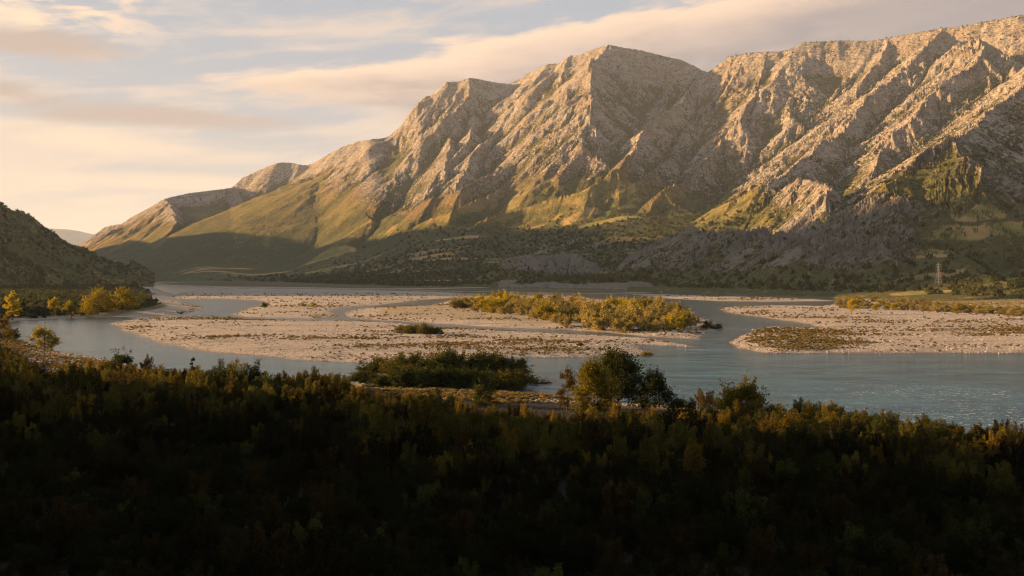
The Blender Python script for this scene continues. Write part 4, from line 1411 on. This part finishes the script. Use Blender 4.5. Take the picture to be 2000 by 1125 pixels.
stand('tree', 'lone yellow-green tree on the right gravel bar', 'tree', proto('tree', 27, mat='yellow', h=12.0, w=11.0, n=1900, ncl=24, trunk=0.16, leaf=0.75), 1663, 614, 585, 27)

# ---- bushes along the right bank
for i in range(64):
    a = 1640 + (i + rr.uniform(-0.4, 0.4)) / 64 * 380
    row = i % 3
    b = np.interp(a, [1640, 1800, 2000], [602, 607, 617]) - row * 6.5 + rr.uniform(-1.5, 0.5)
    hh = rr.uniform(11, 19) * (1 - 0.15 * row)
    yel = (1680 < a < 1765 and row < 2) or rr.random() < 0.08
    stand('bank_bush', 'bright yellow bush on the right river bank' if yel else 'sunlit olive-gold bush along the right river bank', 'bush', rr.choice(WY if yel else WB), a, b, b - hh, hh * rr.uniform(1.3, 2.0),
          'yellow bushes on the right bank' if yel else 'olive-gold bushes on the right bank')


# ---- low scrub far off: reads as one mass
def scrub_proto():
    a, b = bush_round(90, n=260, leaf=1.5, mat='scrub', h=4.0, w=5.0, ncl=9)
    return a


def build_scrub():
    r = np.random.default_rng(9)
    first = None
    # left bank: the first ones are bushes of their own
    pts = []
    y = 640.0
    while y < 3000:
        stp = 5.0 + y / 300
        n = int((0.60 - 0.30) * y / stp)
        xs = -0.60 * y + (np.arange(n) + r.random(n)) * stp
        pts.append(np.stack([xs, y + r.uniform(-.5, .5, n) * stp], 1))
        y += stp
    pts = np.concatenate(pts)
    Z, sd, S = ground_fields(pts[:, 0], pts[:, 1])
    ok = (S['left_bank'] - 30 * sstep(pts[:, 0] / pts[:, 1], -0.46, -0.38) > 9) & (fbm(pts[:, 0], pts[:, 1], 60, 3, 0.5, 43) > -0.35) & (hill_z(pts[:, 0], pts[:, 1]) < 6)
    pts, Z = pts[ok], Z[ok]
    n = len(pts)
    s = (0.75 + 1.25 * r.random(n) ** 1.6) * (1 + 0.4 * fbm(pts[:, 0], pts[:, 1], 50, 2, 0.5, 44))
    me2 = proto('bush', 91, mat='sage', h=4.0, w=5.0, n=1300, leaf=0.62, ncl=16)[0]
    o1 = np.argsort(pts[:, 1] / s)
    vis = np.abs(pts[o1, 0] / pts[o1, 1]) < 0.52
    own = o1[vis][:130]
    for i in own:
        t = plant('bank_bush', 'dark grey-green bush in the scrub of the far left bank', 'bush', me2, (*pts[i].tolist(), float(Z[i]) - 0.1), r.uniform(0, 6.28), (float(s[i]),) * 3, 'dark bushes of the far left bank')
        first = first or t.children[0]
    m = np.ones(n, bool)
    m[own] = False
    scatter('scrub', 'dark scrub covering the far left bank below the hill', np.concatenate([pts[m], Z[m][:, None] - 0.1], 1), s[m], r.uniform(0, 6.28, m.sum()), first)
    # a light bush for everything farther off
    light = link('scrub', scrub_proto())
    light['kind'] = 'stuff'
    light['label'] = 'scrub bush at the foot of the left hill'
    hx, hy = -1000.0, 2100.0
    light.location = (hx, hy, max(0.0, ground_z(hx, hy)))
    # left hill
    H = HIL
    k = r.integers(0, H['X'].size, 16000)
    X, Y, Zh = H['X'].reshape(-1)[k], H['Y'].reshape(-1)[k], H['Z'].reshape(-1)[k]
    u = X / Y
    ok = (Zh > 3) & (u > -0.58) & (fbm(X, Y, 90, 4, 0.6, 45) > -0.12)
    q = np.stack([X, Y, Zh - 0.3], 1)[ok]
    scatter('scrub', 'dark scrub and low trees dotting the left hill', q, r.uniform(0.8, 1.9, len(q)), r.uniform(0, 6.28, len(q)), light)
    # mountain foot, lower slopes and the tree line on the right-hand skyline
    M = MTN
    w = (M['scrub'] * sstep(M['D'], 5600, 2600) * (M['D'] > M['f'] + 15) * (M['sl'] < 0.9)).reshape(-1) ** 1.2
    cell = (M['D'] ** 2).reshape(-1)
    p = w * cell
    p /= p.sum()
    k = r.choice(p.size, 15000, p=p)
    X, Y, Zm = (M[a].reshape(-1)[k] + (r.uniform(-4, 4, len(k)) if a != 'Z' else 0) for a in ('X', 'Y', 'Z'))
    scatter('scrub', 'scrub and woods on the lower mountain slopes across the river', np.stack([X, Y, Zm - 0.6], 1), (0.6 + 1.7 * r.random(len(k)) ** 2) * (1 + 0.4 * sstep(Y, 2500, 4500)), r.uniform(0, 6.28, len(k)), light)
    pyM = HOR - (M['Z'] - EYE) / M['D'] * FOC
    jt = pyM.argmin(0)
    jj = np.where(M['PX'][0] > 1385)[0]
    jj = r.choice(jj, 420)
    k = (np.clip(jt[jj] + r.integers(-9, 2, len(jj)), 0, M['Z'].shape[0] - 1)) * M['Z'].shape[1] + jj
    X, Y, Zm = (M[a].reshape(-1)[k] for a in ('X', 'Y', 'Z'))
    scatter('scrub', 'small dark trees along the crest of the right-hand ridge', np.stack([X, Y, Zm - 1.5], 1), 0.7 + 1.8 * r.random(len(k)) ** 2, r.uniform(0, 6.28, len(k)), light)


build_scrub()


# ---- stones and dry grass on the gravel bars
def build_bars_cover():
    r = np.random.default_rng(12)
    # a rounded cobble
    V = []
    for i in range(14):
        th = math.acos(1 - 2 * (i + 0.5) / 14)
        ph = i * 2.39996
        k = r.uniform(0.8, 1.15)
        V.append((math.sin(th) * math.cos(ph) * k, math.sin(th) * math.sin(ph) * k * 0.8, math.cos(th) * k * 0.55))
    import bmesh
    bm = bmesh.new()
    for v in V:
        bm.verts.new(v)
    bmesh.ops.convex_hull(bm, input=list(bm.verts))
    me = bpy.data.meshes.new('cobble')
    bm.to_mesh(me)
    bm.free()
    m, g, out = material('pale_cobbles')
    rnd = g.n('ShaderNodeObjectInfo').outputs['Random']
    principled(g, out, g.mix(rnd, (0.17, 0.15, 0.13), (0.55, 0.50, 0.43)), 0.85)
    me.materials.append(m)
    x, y, z = foot_of(560, 690)
    st = link('cobbles', me)
    st['kind'] = 'stuff'
    st['label'] = 'pale cobble on the near gravel bar'
    st.location = (x, y, z)
    st.scale = (0.4, 0.4, 0.4)

    def sample(n, lo, hi, seed):
        q = np.random.default_rng(seed)
        rows = lo + (hi - lo) * q.random(n)
        cols = q.uniform(-20, 2020, n)
        D = EYE * FOC / (rows - HOR)
        X, Y = (cols - 1000) / FOC * D, D
        Z, sd, S = ground_fields(X, Y)
        return X, Y, Z, sd, S, cols, rows
    X, Y, Z, sd, S, c, ro = sample(90000, 596, 800, 21)
    ok = (sd > 0.2) & (S['near_bank'] < 28) & (S['left_bank'] < 12) & (fbm(X, Y, 30, 3, 0.5, 63) + 0.6 * sstep(sd, 14, 1) > -0.15)
    k = np.where(ok)[0][:40000]
    big = (0.14 + 0.34 * r.random(len(k)) ** 2.5) * (1 + 0.5 * (r.random(len(k)) < 0.05)) * (0.6 + Y[k] / 700)
    scatter('cobbles', 'pale river cobbles strewn over the gravel bars', np.stack([X[k], Y[k], Z[k] + 0.02], 1), big, r.uniform(0, 6.28, len(k)), st)
    # dry grass tuft
    n = 46
    a = r.uniform(0, 6.28, n)
    q = r.random(n) ** 0.6 * 0.5
    C = np.stack([np.cos(a) * q, np.sin(a) * q, 0.18 + 0.30 * r.random(n)], 1)
    for nm, mat, lab, seed, cnt, thr in (('dry_grass', 'straw', 'dry straw-coloured grass and herbs on the gravel bars', 31, 15000, 0.15), ('low_herbs', 'olive', 'low olive herbs growing in patches on the gravel bars', 33, 4000, 0.40)):
        tm = leaves_mesh(nm, C, 0.5, LEAF[mat], np.random.default_rng(seed), 1.6)
        to = link(nm, tm)
        to['kind'] = 'stuff'
        to['label'] = lab
        to.location = foot_of(700 if nm == 'dry_grass' else 640, 668)
        X, Y, Z, sd, S, c, ro = sample(110000, 575, 806, seed)
        tuft = fbm(X * 0.6, Y, 22, 5, 0.6, 23)
        patch = fbm(X * 0.5, Y, 70, 4, 0.55, 27)
        right = sstep(S['right_near'], 2, 10) * sstep(c, 1720, 1600) * 0.35
        spit = sstep(S['near_bank'], 2, 8) * sstep(S['near_bank'], 34, 26) * 0.25
        ok = (sd > 3) & (S['near_bank'] < 34) & (S['left_bank'] < 10) & (patch + 0.6 * tuft + right + spit + 0.15 * r.normal(size=len(X)) > thr)
        k = np.where(ok)[0][:cnt]
        scatter(nm, lab, np.stack([X[k], Y[k], Z[k] - 0.03], 1), r.uniform(0.35, 1.05, len(k)) * (0.6 + Y[k] / 800), r.uniform(0, 6.28, len(k)), to)


build_bars_cover()


# ---- lattice pylon on the right bank
def build_pylon():
    x, y, _ = P(1833, 540, 1330.0)
    M = MTN
    k = np.argmin((M['X'] - x) ** 2 + (M['Y'] - y) ** 2)
    z = max(ground_z(x, y), float(M['Z'].reshape(-1)[k]))
    H = 29.0
    m, g, out = material('galvanised_steel')
    p = principled(g, out, (0.36, 0.34, 0.31), 0.6, None, 0.4)
    p.inputs['Metallic'].default_value = 0.3
    t = thing('electricity_pylon', 'steel lattice electricity pylon above the golden scrub of the right bank', 'pylon', (x, y, z - 0.3), 0.4)

    def corner(h, i):
        w = np.interp(h, [0, 18, 21, H], [3.2, 1.1, 0.9, 0.35])
        return (w * (1 if i in (0, 3) else -1), w * (1 if i < 2 else -1), h)
    hs = [0, 4.5, 8.5, 12, 15, 18, 21, 25, H]
    for i in range(4):
        link('leg', tubes_mesh('leg', [([corner(h, i) for h in hs], 0.22, 0.14)], m, 4), t)
    for i in range(4):
        br = []
        for a, b in zip(hs[:-1], hs[1:]):
            br.append(([corner(a, i), corner(b, (i + 1) % 4)], 0.10, 0.10))
            br.append(([corner(b, i), corner(a, (i + 1) % 4)], 0.10, 0.10))
        link('bracing', tubes_mesh('bracing', br, m, 3), t)
    for h, w in ((19.5, 5.2), (23.0, 6.0), (26.5, 4.2)):
        for s in (-1, 1):
            arm = link('crossarm', tubes_mesh('crossarm', [([(0, 0.6, h), (s * w, 0, h + 0.2)], 0.14, 0.10), ([(0, -0.6, h), (s * w, 0, h + 0.2)], 0.14, 0.10), ([(0, 0, h + 1.6), (s * w, 0, h + 0.2)], 0.12, 0.10)], m, 4), t)
            link('insulator', tubes_mesh('insulator', [([(s * w, 0, h + 0.2), (s * w, 0, h - 1.6)], 0.16, 0.16)], m, 5), arm)


build_pylon()
